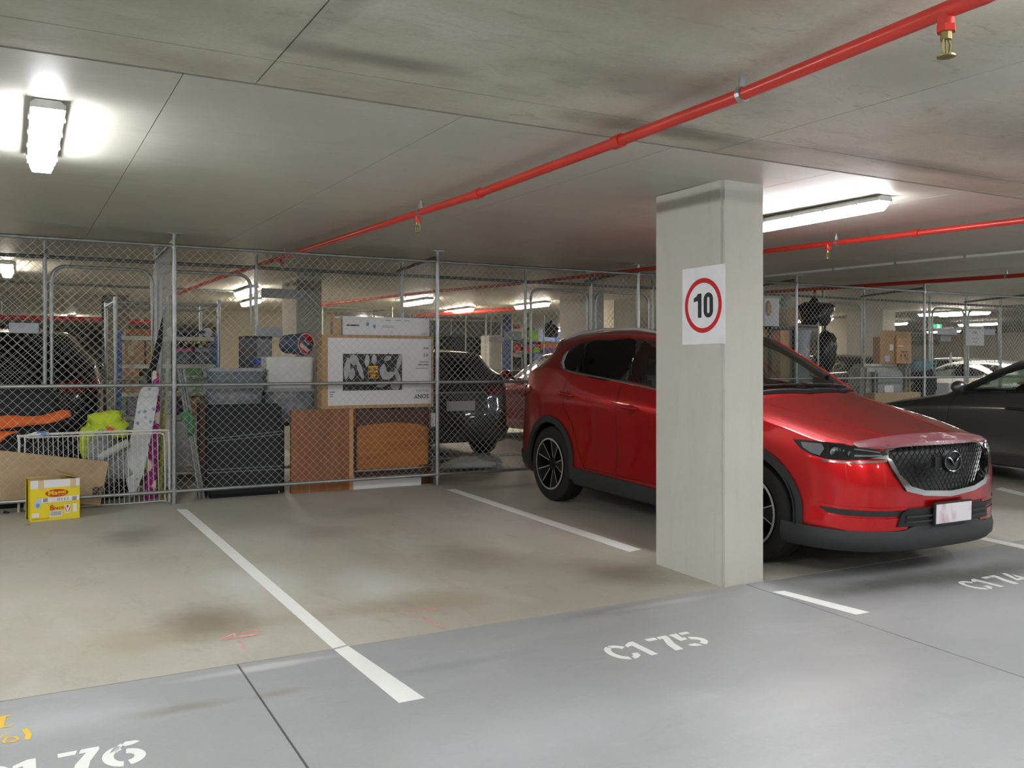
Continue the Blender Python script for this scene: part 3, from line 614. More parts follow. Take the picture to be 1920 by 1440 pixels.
class Car:
    def __init__(s, name, label, loc, rz, paint, warp, level=3, pitch=True, near=True):
        s.t = thing(name, label, 'car', loc); s.t.rotation_euler = (0, 0, rz); s.paint = paint; s.W = warp
        if pitch: s.t.rotation_euler = (Matrix.Rotation(math.atan(SLOPE), 3, 'X') @ Matrix.Rotation(rz, 3, 'Z')).to_euler()
        me = body_mesh(warp, level); bm = bmesh.new(); bm.from_mesh(me); bmesh.ops.triangulate(bm, faces=bm.faces[:]); s.bvh = BVHTree.FromBMesh(bm); bm.free()
        s.me = me; s.cuts = []
    def proj(s, mode, p, sd=1):
        if mode == 'side': o = Vector((sd * 3, p[0], p[1])); d = Vector((-sd, 0, 0))
        elif mode == 'top': o = Vector((p[0], p[1], 4)); d = Vector((0, 0, -1))
        elif mode == 'front': o = Vector((p[0], -3, p[1])); d = Vector((0, 1, 0))
        elif mode == 'rear': o = Vector((p[0], 9, p[1])); d = Vector((0, -1, 0))
        else:                                        # wrap: (angle in degrees, z) round a point one metre behind the nose
            a = math.radians(p[0]); dr = Vector((math.sin(a) * sd, -math.cos(a), 0)); o = Vector((0, 1.0, p[1])) + dr * 4; d = -dr
        h = s.bvh.ray_cast(o, d)
        if h[0] is None:
            h = s.bvh.find_nearest(o + d * 2.2); return h[0], h[1]
        n = h[1] if h[1].dot(d) < 0 else -h[1]
        return h[0], n
    def patch(s, name, mode, poly, mat, off=.004, sd=1, holes=(), step=.035, thick=.02, parent=None, smooth=True, scale=1.0):
        """sheet lying on the body: an outline projected on it, raised by off and turned in at the rim"""
        pts = resample(poly, step * scale); n0 = len(pts); edges = [(i, (i + 1) % n0) for i in range(n0)]; hs = []
        for h in holes:
            q = resample(h, step * scale); b = len(pts); pts += q; edges += [(b + i, b + (i + 1) % len(q)) for i in range(len(q))]; hs.append(q)
        xs = [p[0] for p in pts[:n0]]; ys = [p[1] for p in pts[:n0]]; x = min(xs) + step * scale * .5; ins_ = inset(pts[:n0], step * .35)
        asp = scale if mode == 'wrap' else 1.0
        while x < max(xs):
            y = min(ys) + step * .5
            while y < max(ys):
                if pip((x, y), ins_) and not any(pip((x, y), h) for h in hs): pts.append((x, y))
                y += step
            x += step * asp if mode == 'wrap' else step
        r = delaunay_2d_cdt([Vector(p) for p in pts], edges, [], 0, 1e-6)
        v2, fs = r[0], r[2]; keep = []
        for f in fs:
            c = sum((v2[i] for i in f), Vector((0, 0))) / len(f)
            if pip(c, pts[:n0]) and not any(pip(c, h) for h in hs): keep.append(tuple(f))
        vs = []; ns = []
        for p in v2:
            q, n = s.proj(mode, p, sd); vs.append(q + n * off); ns.append(n)
        bm = bmesh.new(); bv = [bm.verts.new(v) for v in vs]
        for f in keep:
            try: bm.faces.new([bv[i] for i in f])
            except ValueError: pass
        for i, v in enumerate(bv): v.index = i
        bm.verts.index_update()
        if thick:
            be = [e for e in bm.edges if len(e.link_faces) == 1]; low = {}
            for e in be:
                for v in e.verts:
                    if v not in low: low[v] = None
            nmap = {v: n for v, n in zip(bv, ns)}
            for v in list(low): low[v] = bm.verts.new(v.co - nmap[v] * (off + thick))
            for e in be:
                a, b = e.verts
                try: bm.faces.new((a, b, low[b], low[a]))
                except ValueError: pass
        bmesh.ops.delete(bm, geom=[v for v in bm.verts if not v.link_faces], context='VERTS')
        bmesh.ops.recalc_face_normals(bm, faces=bm.faces[:])
        me = bpy.data.meshes.new(name); bm.to_mesh(me); bm.free()
        if smooth:
            me.shade_smooth(); me.set_sharp_from_angle(angle=math.radians(50))
        return link(name, me, mat, parent or s.t)
    def strip(s, name, mode, path, wd, mat, off=.002, sd=1, parent=None, thick=.004, r=0):
        """narrow band following a line on the body"""
        P = [Vector(p) for p in path]; Q = []
        for a, b in zip(P[:-1], P[1:]):
            n = max(1, int((b - a).length / (.03 if mode != 'wrap' else 1.5))); Q += [a + (b - a) * (k / n) for k in range(n)]
        Q.append(P[-1]); pts = [s.proj(mode, q, sd) for q in Q]; m = MB(); vs = []
        for i, (q, n) in enumerate(pts):
            t = (pts[min(i + 1, len(pts) - 1)][0] - pts[max(i - 1, 0)][0]).normalized(); b = n.cross(t).normalized()
            vs += [q + b * wd / 2 + n * off, q - b * wd / 2 + n * off, q - b * wd / 2 - n * thick, q + b * wd / 2 - n * thick]
        k = len(pts); fs = [(4 * i + j, 4 * i + (j + 1) % 4, 4 * i + 4 + (j + 1) % 4, 4 * i + 4 + j) for i in range(k - 1) for j in range(4)] + [(0, 1, 2, 3), (4 * k - 1, 4 * k - 2, 4 * k - 3, 4 * k - 4)]
        return m.add(vs, fs).build(name, mat, parent or s.t, True)
    def finish_body(s, arches, cut_side=(), cut_top=(), cut_rear=(), cut_front=(), split=None, name='body'):
        """cut openings out of the shell, then split off doors, bonnet and so on"""
        bm = bmesh.new(); bm.from_mesh(s.me)
        if split:
            for co, no in split['planes']: bmesh.ops.bisect_plane(bm, geom=bm.verts[:] + bm.edges[:] + bm.faces[:], plane_co=co, plane_no=no)
        dele = []
        for f in bm.faces:
            c = f.calc_center_median(); n = f.normal
            if any((c.y - ay) ** 2 + (c.z - az) ** 2 < ar * ar and abs(c.x) > .5 for ay, az, ar in arches): dele.append(f); continue
            if abs(n.x) > .25 and abs(c.x) > .4 and any(pip((c.y, c.z), p) for p in cut_side): dele.append(f); continue
            if n.z > .15 and any(pip((c.x, c.y), p) for p in cut_top): dele.append(f); continue
            if n.y > .15 and any(pip((c.x, c.z), p) for p in cut_rear): dele.append(f); continue
            if n.y < -.15 and any(pip((c.x, c.z), p) for p in cut_front): dele.append(f); continue
        bmesh.ops.delete(bm, geom=dele, context='FACES')
        groups = {}
        for f in bm.faces: groups.setdefault(split['fn'](f.calc_center_median(), f.normal) if split else name, []).append(f.index)
        bm.faces.ensure_lookup_table(); bm.faces.index_update(); groups = {}
        for f in bm.faces: groups.setdefault(split['fn'](f.calc_center_median(), f.normal) if split else name, set()).add(f.index)
        me0 = bpy.data.meshes.new('b'); bm.to_mesh(me0); bm.free()
        for gname, ids in groups.items():
            b2 = bmesh.new(); b2.from_mesh(me0); b2.faces.ensure_lookup_table()
            bmesh.ops.delete(b2, geom=[f for f in b2.faces if f.index not in ids], context='FACES')
            me = bpy.data.meshes.new(gname.split(':')[0]); b2.to_mesh(me); b2.free(); me.shade_smooth(); me.set_sharp_from_angle(angle=math.radians(55))
            link(gname.split(':')[0], me, s.paint, s.t)
        bpy.data.meshes.remove(me0); bpy.data.meshes.remove(s.me)

def wheel_parts(t, x, y, z, sd, R=.362, rimR=.247, wd=.225, style='twin', detail=True):
    M = Matrix.Translation((x, y, z)) @ (Matrix.Rotation(math.pi / 2 * sd, 4, 'Y'))     # local +z points outwards
    h = wd / 2; prof = [(rimR, -h), (R - .05, -h), (R - .012, -h + .018), (R, -h + .05), (R, h - .05), (R - .012, h - .018), (R - .05, h - .004), (rimR + .02, h - .006), (rimR, h - .012)]
    m = MB(); m.lathe(prof, 48, M); tyre = m.build('wheel', 'rubber', t, True)
    m = MB(); 
    for i in range(4): m.lathe([(R + .0015, -h + .045 + i * (wd - .09) / 3 - .004), (R + .0015, -h + .045 + i * (wd - .09) / 3 + .004)], 48, M)
    m.build('tread_groove', 'black', tyre)
    m = MB(); m.lathe([(rimR + .004, h - .004), (rimR - .012, h - .002), (rimR - .02, h - .03), (rimR - .035, h - .12), (rimR - .045, -h)], 40, M); m.build('rim_barrel', 'rim_dark', tyre, True)
    m = MB(); m.lathe([(rimR + .004, h + .001), (rimR - .012, h + .003)], 40, M); m.build('rim_lip', 'rim_face', tyre, True)
    m = MB(); m.lathe([(0, -h + .05), (rimR - .06, -h + .05)], 24, M); m.lathe([(.0, h - .09), (.15, h - .09), (.15, h - .11)], 24, M); m.build('brake_disc', 'rim_dark', tyre)
    for k in range(5):
        ac = math.radians(54 + 72 * k); ro = rimR - .008; u = lambda a, r, z: M @ Vector((math.cos(ac + a) * r, math.sin(ac + a) * r, z)); hh, rr = math.radians(15), math.radians(18.5); z0, z1 = h - .036, h - .010; n = 6
        inner = [(-hh, .062, z0), (hh, .062, z0)]; outer = [(rr - 2 * rr * i / n, ro, z1) for i in range(n + 1)]; ol = inner + outer; q = len(ol)
        MB().add([u(*p_) for p_ in ol] + [u(a_, r_, z_ - .03) for a_, r_, z_ in ol], [tuple(range(q)), tuple(range(2 * q - 1, q - 1, -1))] + [(i, (i + 1) % q, (i + 1) % q + q, i + q) for i in range(q)]).build('spoke', 'rim_dark', tyre)
        m = MB(); wl = .0085 if detail else .014
        for s_ in (-1, 1): d0 = wl / .062 * .8; d1 = wl / ro; m.add([u(s_ * hh, .062, z0 + .0015), u(s_ * (hh - d0), .062, z0 + .0015), u(s_ * (rr - d1), ro, z1 + .0015), u(s_ * rr, ro, z1 + .0015)], [(0, 1, 2, 3)])
        m.add([u(a_, ro, z1 + .0016) for a_, _, _ in outer] + [u(a_, ro - wl, z1 + .0012) for a_, _, _ in outer], [(i, i + 1, i + n + 2, i + n + 1) for i in range(n)])
        sp = m.build('spoke_edge', 'rim_face', tyre)
    if True:
        m = MB(); m.lathe([(0, h - .018), (.028, h - .02), (.032, h - .03), (.06, h - .04), (.06, h - .07)], 20, M); m.build('hub_cap', 'rim_dark', tyre, True)
    return tyre
def interior(t, W, ysh=0.0):
    m = MB(); m.bb(-.70, .70, 1.15, 4.2, .30, .42); m.build('cabin_floor', 'interior', t)
    q = W(1.32, 0, 1.0); m = MB(); m.bb(-.72, .72, q[0] + .02, q[0] + .45, q[2] - .25, q[2] + .03); m.build('dashboard', 'interior', t, bevel=.04)
    for vx in (-.37, .37):
        for y0, nm in ((2.15, 'front_seat'), (3.15, 'rear_seat')):
            m = MB(); m.box((vx, y0, .62), (.5, .52, .2), (0.12, 0, 0)); m.box((vx, y0 + .34, .95), (.48, .14, .62), (-.28, 0, 0)); m.box((vx, y0 + .46, 1.30 * W(2, 0, 1.3)[2] / 1.3), (.26, .1, .18), (-.2, 0, 0)); m.build(nm, 'seat_mat', t, bevel=.05)
    m = MB(); R = Matrix.Translation((-.37, 1.78, 1.0)) @ Matrix.Rotation(math.radians(65), 4, 'X'); m.tube([R @ Vector((.18 * math.cos(a), .18 * math.sin(a), 0)) for a in [2 * math.pi * i / 20 for i in range(20)]], .016, 8, True); m.cyl(R @ Vector((-.18, 0, 0)), R @ Vector((.18, 0, 0)), .015, 6); m.build('steering_wheel', 'black', t)

def arch_ring(ay, az, r0, r1, n=26, flat=.0):
    a = [math.radians(-14 + (208) * i / n) for i in range(n + 1)]
    out = [(ay + r1 * math.cos(x), az + r1 * math.sin(x)) for x in a]; inn = [(ay + r0 * math.cos(x), az + r0 * math.sin(x)) for x in a]
    return out + inn[::-1]

ID = lambda y, v, z: (y, v, z)
GLASS = {'front': [(1.66, 1.165), (2.05, 1.175), (2.50, 1.215), (2.50, 1.545), (2.33, 1.522), (2.12, 1.445), (1.86, 1.30)],
         'rear': [(2.57, 1.218), (3.22, 1.262), (3.33, 1.53), (2.98, 1.553), (2.58, 1.548)],
         'quarter': [(3.29, 1.268), (3.46, 1.292), (3.58, 1.35), (3.615, 1.41), (3.57, 1.455), (3.40, 1.52)]}
DLO = [(1.56, 1.145), (2.05, 1.155), (2.55, 1.20), (3.25, 1.25), (3.52, 1.28), (3.63, 1.35), (3.665, 1.42), (3.60, 1.48), (3.40, 1.548), (2.95, 1.575), (2.45, 1.566), (2.24, 1.525), (1.95, 1.40), (1.70, 1.25)]
def outward(poly, d): return inset(poly, -d)
def car_common(C, detail, tint='glass_tint', cut=True, lamps_rear=True, R=.362):
    """wheels, glass, arches shared by all the parked cars; C.W maps the reference car onto this one"""
    W = C.W; t = C.t
    def wp(poly): return [(W(y, .9, z)[0], W(y, .9, z)[2]) for y, z in poly]
    def wt(poly): return [(v * W(y, 1, 1.3)[1], W(y, 0, 1.3)[0]) for v, y in poly]
    fa = W(.93, 0, 0)[0]; ra = W(3.63, 0, 0)[0]; hw = W(2, .92, .5)[1]
    g = {k: smooth_poly(wp(p), 3) for k, p in GLASS.items()}; d = smooth_poly(wp(DLO), 3)
    ws = wt([(-.655, 1.38), (-.45, 1.285), (0, 1.235), (.45, 1.285), (.655, 1.38), (.59, 1.79), (.505, 2.15), (.3, 2.10), (0, 2.07), (-.3, 2.10), (-.505, 2.15), (-.59, 1.79)])
    wsi = inset(ws, .032)
    rw = [(x * W(4, 1, 1.3)[1], W(4, 0, z)[2]) for x, z in [(-.60, 1.185), (0, 1.15), (.60, 1.185), (.545, 1.36), (.46, 1.525), (0, 1.555), (-.46, 1.525), (-.545, 1.36)]]; rwi = inset(rw, .035)
    for sd in (-1, 1):
        C.patch('window_surround', 'side', d, 'black_plastic', .003, sd, [inset(p, .004) for p in g.values()], .045)
        for k, p in g.items(): C.patch('side_window', 'side', p, 'glass_clear' if k == 'front' else tint, .005, sd, thick=.004, step=.06)
        for ay in (fa, ra):
            wheel_parts(t, sd * (hw - .135), ay, R, sd, R, R * .68, .225, detail=detail)
            m = MB(); k = 16; a = [math.radians(-5 + 190 * i / k) for i in range(k + 1)]; r = R + .06
            vs = [(sd * (hw - .03), ay + r * math.cos(x), R + .005 + r * math.sin(x)) for x in a] + [(sd * (hw - .36), ay + r * math.cos(x), R + .005 + r * math.sin(x)) for x in a]
            m.add(vs, [(i, i + 1, i + k + 2, i + k + 1) for i in range(k)] + [tuple(range(k + 1, 2 * k + 2))]).build('wheel_housing', 'black', t)
    C.patch('windscreen_surround', 'top', ws, 'black_plastic', .003, 1, [inset(wsi, -.004)], .05); C.patch('windscreen', 'top', wsi, 'glass_clear', .004, 1, thick=.004, step=.08)
    C.patch('rear_window_surround', 'rear', rw, 'black_plastic', .003, 1, [inset(rwi, -.003)], .05); C.patch('rear_window', 'rear', rwi, tint, .004, 1, thick=.004, step=.08)
    MB().bb(-hw + .12, hw - .12, fa - .30, ra + .35, .19, .32).build('underbody', 'black', t)
    interior(t, W)
    arches = [(fa, R + .005, R + .055), (ra, R + .005, R + .055)]
    return dict(arches=arches, cut_side=[inset(p, .014) for p in g.values()], cut_top=[inset(wsi, -.01)], cut_rear=[inset(rwi, -.01)]), g, d, fa, ra, hw
# ------------------------------------------------------------------ the red car
CARX, CARY = 5.412, 3.80
C = Car('parked_car', 'glossy red five door SUV parked nose out behind the column', (CARX, CARY, floor_z(CARY)), 0.0, 'paint_red', ID, 4)
kw, g, d, fa, ra, hw = car_common(C, True); t = C.t
def cls(c, n):
    ax = abs(c.x)
    if ax > .70 and .40 < c.z < 1.0 + .08 * (c.y - 1.5) + .15:
        if 1.50 < c.y < 2.53: return 'front_door:%d' % (c.x > 0)
        if 2.53 < c.y < 3.36 and not ((c.y - ra) ** 2 + (c.z - .37) ** 2 < .47 ** 2): return 'rear_door:%d' % (c.x > 0)
    if c.y < 1.30 and n.z > .45 and c.z > .86 and ax < .775: return 'bonnet'
    if c.y > 4.2 and ax < .66 and .72 < c.z < 1.2 and n.y > .2: return 'tailgate'
    return 'body'
PL = [((0, y, 0), (0, 1, 0)) for y in (1.50, 2.53, 3.36)] + [((0, 0, .40), (0, 0, 1)), ((.775, 0, 0), (1, 0, 0)), ((-.775, 0, 0), (1, 0, 0))]
grille = [(-.30, .895), (.30, .895), (.485, .865), (.515, .80), (.47, .70), (.40, .605), (.26, .572), (0, .553), (-.26, .572), (-.40, .605), (-.47, .70), (-.515, .80), (-.485, .865)]
C.finish_body(split=dict(planes=PL, fn=cls), cut_front=[inset(grille, .004)], **kw)
for sd in (-1, 1):
    # black arch and sill cladding
    for ay in (fa, ra): C.patch('arch_cladding', 'side', arch_ring(ay, R_ := .368, .398, .462), 'cladding', .012, sd, step=.03)
    C.patch('sill_cladding', 'side', [(fa + .42, .235), (ra - .42, .235), (ra - .435, .41), (ra - .5, .385), (fa + .5, .355), (fa + .445, .39)], 'cladding', .012, sd, step=.05)
    C.patch('rear_lower_cladding', 'side', [(ra + .43, .30), (4.30, .31), (4.30, .44), (ra + .44, .43)], 'cladding', .010, sd)
    # seams
    for path in ([(1.50, .40), (1.47, .70), (1.50, 1.0), (1.56, 1.13)], [(2.50, .40), (2.52, .8), (2.54, 1.21)], [(3.00, .40), (3.12, .55), (3.22, .78), (3.36, .92), (3.40, 1.10), (3.34, 1.26)], [(1.50, .40), (3.0, .40)]): C.strip('door_seam', 'side', path, .006, 'black', .0012, sd)
    # bright trim below the glass
    low = [(1.56, 1.145), (2.05, 1.155), (2.55, 1.20), (3.25, 1.25), (3.50, 1.277), (3.61, 1.335), (3.655, 1.40), (3.645, 1.44)]
    C.strip('window_trim', 'side', low, .016, 'chrome', .008, sd)
    C.patch('window_trim_corner', 'side', [(3.50, 1.277), (3.615, 1.335), (3.66, 1.42), (3.63, 1.452), (3.605, 1.41), (3.57, 1.345), (3.49, 1.292)], 'rim_face', .007, sd)
    # door handles
    for hy, hz in ((2.36, .985), (3.34, 1.045)):
        C.patch('handle_cup', 'side', ellipse(hy - .04, hz - .005, .055, .042, 20), 'paint_maroon', .001, sd, thick=.002)
        a, n = C.proj('side', (hy - .13, hz + .004), sd); b, n2 = C.proj('side', (hy + .075, hz + .012), sd); o = Vector((sd * .038, 0, 0))
        MB().tube([a, a + o * .8 + Vector((0, .02, 0)), (a + b) / 2 + o, b + o * .8 - Vector((0, .02, 0)), b], [.009, .016, .019, .016, .009], 10).build('door_handle', 'paint_red', t, True)
    # mirror
    a, n = C.proj('side', (1.62, 1.13), sd); m = MB(); c = a + Vector((sd * .04, .22, .06))
    M = Matrix.Translation(c) @ Matrix.Diagonal((.055, .12, .075, 1)); m.lathe([(math.sin(math.pi * i / 10), -math.cos(math.pi * i / 10)) for i in range(11)], 18, M); mr = m.build('door_mirror', 'paint_red', t, True)
    MB().tube([a, a + Vector((sd * .05, .04, .03)), c - Vector((0, .06, .04))], .022, 8).build('mirror_arm', 'black_plastic', mr, True)
    MB().box(c - Vector((sd * .055, 0, 0)), (.006, .2, .13)).build('mirror_glass', 'chrome', mr, bevel=.01)
    C.strip('windscreen_pillar', 'top', [(sd * .690, 1.42), (sd * .665, 1.55), (sd * .612, 1.83), (sd * .535, 2.14)], .035, 'paint_red', .010, thick=.012)
    # roof rail
    pts = [C.proj('top', (sd * (.572 - .02 * max(0, (y - 3) / 1)), y))[0] + Vector((0, 0, h)) for y, h in ((2.30, -.005), (2.42, .022), (2.7, .036), (3.2, .036), (3.6, .03), (3.82, .012), (3.92, -.004))]
    MB().tube(pts, [.012, .014, .015, .015, .015, .013, .01], 10).build('roof_rail', 'rim_face', t, True)
    # head lamp, wrapped round the corner
    hl = [(63.5, .890), (57, .893), (50, .888), (44, .878), (37, .862), (31.2, .845), (29.6, .822), (32, .806), (38, .793), (45, .785), (50, .787), (55, .803), (59.5, .835)]
    C.patch('headlamp_backing', 'wrap', hl, 'black', .008, sd, step=.02, thick=.004, scale=60)
    C.patch('headlamp_lens', 'wrap', hl, 'lamp_lens', .016, sd, step=.02, thick=.004, scale=60)
    for aa, zz, r in ((47.5, .836, .028), (42.5, .828, .017)):
        q, n = C.proj('wrap', (aa, zz), sd); n = Vector((n.x * .45, n.y, 0)).normalized(); M = frame(q + n * .010, n.cross(Vector((0, 0, 1))), (0, 0, 1)); m = MB(); m.lathe([(r * 1.15, -.004), (r * 1.1, .004), (r, .004), (r * .8, .003), (0, .006)], 20, M); m.build('lamp_projector', 'chrome', t, True)
    C.strip('daytime_strip', 'wrap', [(41, .855), (37, .848), (32, .836)], .008, 'rim_face', .011, sd); C.strip('daytime_strip', 'wrap', [(41, .815), (36, .815), (31.5, .818)], .010, 'rim_face', .011, sd)
    C.patch('lamp_reflector', 'wrap', [(60, .878), (52, .879), (51, .85), (52.5, .805), (56, .82), (59, .848)], 'rim_face', .011, sd, step=.02, thick=.002, scale=60)
    C.strip('headlamp_trim', 'wrap', [(52, .777), (45, .771), (38, .776), (31, .785), (28.5, .79)], .013, 'chrome', .012, sd)
    # fog slot, lower lip, bumper cladding
    C.patch('fog_slot', 'wrap', [(52.5, .475), (45, .470), (30, .463), (22.5, .462), (22, .435), (30, .430), (45, .434), (50, .446)], 'black_plastic', .007, sd, step=.02, thick=.003, scale=60)
    q, n = C.proj('wrap', (47.5, .455), sd); M = frame(q + n * .007, n.cross(Vector((0, 0, 1))), (0, 0, 1)); m = MB(); m.lathe([(.017, 0), (.016, .005), (0, .006)], 14, M); m.build('fog_lamp', 'rim_face', t, True)
    C.strip('bumper_crease', 'wrap', [(54, .492), (46, .487), (30, .480), (22, .478)], .016, 'paint_red', .010, sd)
    C.patch('bumper_lip', 'wrap', [(51, .437), (45, .424), (30, .418), (22, .42), (20, .39), (22, .345), (32, .335), (43, .335), (48, .36), (51, .40)], 'paint_red', .012, sd, step=.02, scale=60)
    # hood crease and shut line
    C.strip('bonnet_seam', 'top', [(sd * .60, .20), (sd * .71, .42), (sd * .765, .75), (sd * .785, 1.05), (sd * .775, 1.30)], .005, 'black', .0008)
    C.strip('bonnet_crease', 'top', [(sd * .33, .22), (sd * .42, .50), (sd * .52, .9), (sd * .58, 1.22)], .012, 'paint_red', .0035, thick=.006)
    # tail lamp
    C.patch('tail_lamp', 'side', [(4.02, 1.06), (4.12, 1.10), (4.33, 1.10), (4.36, .98), (4.20, .99)], 'red_lens', .010, sd, step=.025)
    C.patch('tail_lamp', 'rear', [(sd * .46, 1.045), (sd * .68, 1.065), (sd * .69, .965), (sd * .48, .985)], 'red_lens', .010, 1, step=.025)
def chin(a0, a1, ztop, name, n=60):
    """black lower lip swept round the nose"""
    vs = []; k = 6
    for i in range(n + 1):
        a = a0 + (a1 - a0) * i / n; zt = ztop(abs(a)); q, nn = C.proj('wrap', (abs(a), .35), 1 if a >= 0 else -1); nn = Vector((nn.x, nn.y, 0)).normalized(); q = Vector((q.x, q.y, 0))
        for off, z in ((-.03, zt + .002), (.016, zt), (.026, .29), (.020, .235), (-.01, .200), (-.06, .195)): vs.append(q + nn * off + Vector((0, 0, z)))
    fs = [(i * k + j, i * k + j + 1, (i + 1) * k + j + 1, (i + 1) * k + j) for i in range(n) for j in range(k - 1)] + [tuple(range(k)), tuple(n * k + j for j in range(k))]
    return MB().add(vs, fs).build(name, 'cladding', t, True)
def ztop(a): return .385 if a < 15 else (.385 - .05 * (a - 15) / 8 if a < 23 else .335 + .012 * max(0, (a - 45) / 20))
chin(-67, 67, ztop, 'front_lower_cladding')
C.patch('lower_intake', 'front', [(-.46, .365), (.46, .365), (.43, .455), (.37, .48), (-.37, .48), (-.43, .455)], 'black', .022, 1, step=.04)
for zz in (.395, .43): C.strip('intake_bar', 'front', [(-.40, zz), (.40, zz)], .012, 'cladding', .034)
C.patch('rear_bumper_cladding', 'rear', [(-.64, .32), (.64, .32), (.64, .46), (.5, .5), (-.5, .5), (-.64, .46)], 'cladding', .009, 1, step=.06)
# grille: recessed black bed, diagonal bars, chrome wing
gi = inset(grille, .012)
m = MB(); pts = []
front_y = {}
for p in grille: pts.append(C.proj('front', p)[0])
m.add([Vector((p.x, max(p.y, .0) + .05, p.z)) for p in pts], [tuple(range(len(pts)))]); bed = m.build('grille_bed', 'black', t)
ring = [q for q in pts] + [Vector((p.x, max(p.y, 0) + .055, p.z)) for p in pts]; k = len(pts)
MB().add(ring, [(i, (i + 1) % k, (i + 1) % k + k, i + k) for i in range(k)]).build('grille_rim', 'black_plastic', t)
m = MB()
def gy(v): return .03 + .09 * (abs(v) / .5) ** 2
hgt = .032; wdt = .042
for i in range(-14, 15):
    for sgn in (-1, 1):
        seg = []; 
        for s_ in range(60):
            zz = .55 + s_ * .006; v = i * wdt + sgn * (zz - .72) * wdt / hgt * .55
            if pip((v, zz), gi): seg.append(Vector((v, gy(v), zz)))
        if len(seg) > 2: m.tube(seg[::6] + [seg[-1]], .0042, 4)
plain('dark_chrome', '#77797c', .15, 1.0); plain('grille_gloss', '#0e0f11', .25); m.build('grille_lattice', 'grille_gloss', t)
wing = [(.62, .800), (.52, .792), (.50, .74), (.455, .665), (.405, .595), (.26, .562), (0, .540)]
wing_in = [(.525, .815), (.490, .79), (.452, .70), (.372, .625), (.25, .594), (0, .578)]
poly = wing + [(-v, z) for v, z in wing[::-1][1:]] + [(-v, z) for v, z in wing_in] + wing_in[::-1][1:]
C.patch('grille_wing', 'front', poly, 'chrome', .018, 1, step=.02, thick=.03)
C.patch('grille_bezel', 'front', inset(grille, -.014), 'grille_gloss', .005, 1, [inset(grille, .014)], .02, .05)
# emblem
em = MB(); ec = Vector((0, -.012, .772)); em.tube([ec + Vector((.082 * math.cos(a), 0, .066 * math.sin(a))) for a in [2 * math.pi * i / 28 for i in range(28)]], .0065, 8, True)
emo = em.build('emblem_ring', 'dark_chrome', t, True)
MB().tube([ec + Vector(p) for p in ((-.075, 0, .03), (-.04, -.004, .022), (-.012, -.006, -.008), (0, -.006, -.022), (.012, -.006, -.008), (.04, -.004, .022), (.075, 0, .03))], [.004, .007, .008, .007, .008, .007, .004], 8).build('emblem_wings', 'dark_chrome', emo, True)
MB().cyl(ec + Vector((0, .03, 0)), ec + Vector((0, .004, 0)), .078, 24).build('emblem_disc', 'black', emo, True)
m = MB(); m.box((-.12, .02, .772), (.10, .03, .085)); m.build('radar_panel', 'black', t, bevel=.01)
# number plate with smudged print
N = NT('plate_smudge'); v = N.obj((1, 1, .6)); col = N.mix(N.ramp(N.noise(v, 14, 1.0), .52, .72), lin('#cfccd1'), lin('#b9a0a6')); b = N.n('BsdfPrincipled', Base_Color=col, Roughness=.4); MATS['plate_smudge'] = N.done(b.outputs[0])
m = MB(); m.box((0.005, -.012, .435), (.385, .016, .150)); fr_ = m.build('plate_frame', 'black_plastic', t, bevel=.004)
MB().box((0.005, -.022, .435), (.362, .006, .126)).build('number_plate', 'plate_smudge', t, bevel=.002)
# peeling bonnet protector
N = NT('peel'); v = N.obj((1, 1, 3)); mk = N.ramp(N.noise(v, 9, 5.0, .7, 1.0), .55, .60); sx = N.n('SeparateXYZ', Vector=N.obj()); reg = N.math('MULTIPLY', N.math('SUBTRACT', 1.0, N.ramp(N.math('ABSOLUTE', N.math('SUBTRACT', sx.outputs[0], .12)), .25, .33)), mk)
col = N.mix(reg, lin('#7d434c'), lin('#c4bbb4')); b = N.n('BsdfPrincipled', Base_Color=col, Roughness=.35); b.inputs['Coat Weight'].default_value = .5; MATS['peel'] = N.done(b.outputs[0])
vs = []; nV = 48
for i in range(nV + 1):
    v = -.665 + 1.33 * i / nV; f = abs(v) / .665; ze = .905 - .030 * f ** 2; q0, n0 = C.proj('front', (v, ze - .026 + .012 * f)); q1, n1 = C.proj('front', (v, ze - .008)); dp = .12 * (1 - .62 * f ** 3); up = Vector((0, -.35, .94))
    a1 = C.proj('top', (v, q1.y + .03))[0]; a2 = C.proj('top', (v * .985, q1.y + dp * .6))[0]; a3 = C.proj('top', (v * .97, q1.y + dp))[0]
    dip = .022 * math.exp(-((abs(v) - .47) / .035) ** 2)
    vs += [q0 + Vector((0, -.012, -.006 - dip)), q1 + Vector((0, -.016, .002 - dip * .5)), a1 + up * .012, a2 + up * .010, a3 + up * .008, a3 - up * .006]
MB().add(vs, [(i * 6 + j, i * 6 + j + 1, i * 6 + 7 + j, i * 6 + 6 + j) for i in range(nV) for j in range(5)]).build('bonnet_protector', 'peel', t, True)
C.patch('cowl_panel', 'top', [(-.69, 1.385), (-.45, 1.265), (0, 1.205), (.45, 1.265), (.69, 1.385), (.70, 1.40), (.45, 1.30), (0, 1.25), (-.45, 1.30), (-.70, 1.40)], 'matte_black', .004, 1, step=.04)
for x0, x1 in ((-.05, -.62), (.60, .05)):
    P = [C.proj('top', (x0 + (x1 - x0) * i / 6, 1.30 + .09 * ((x0 + (x1 - x0) * i / 6) / .6) ** 2))[0] + Vector((0, 0, .018)) for i in range(7)]
    MB().tube(P, .007, 6).build('wiper', 'black', t, True)
a = C.proj('top', (.50, 1.50))[0]; MB().cyl(a + Vector((0, -.002, .006)), a + Vector((0, -.001, .008)), .035, 16).build('permit_sticker', 'black', t)

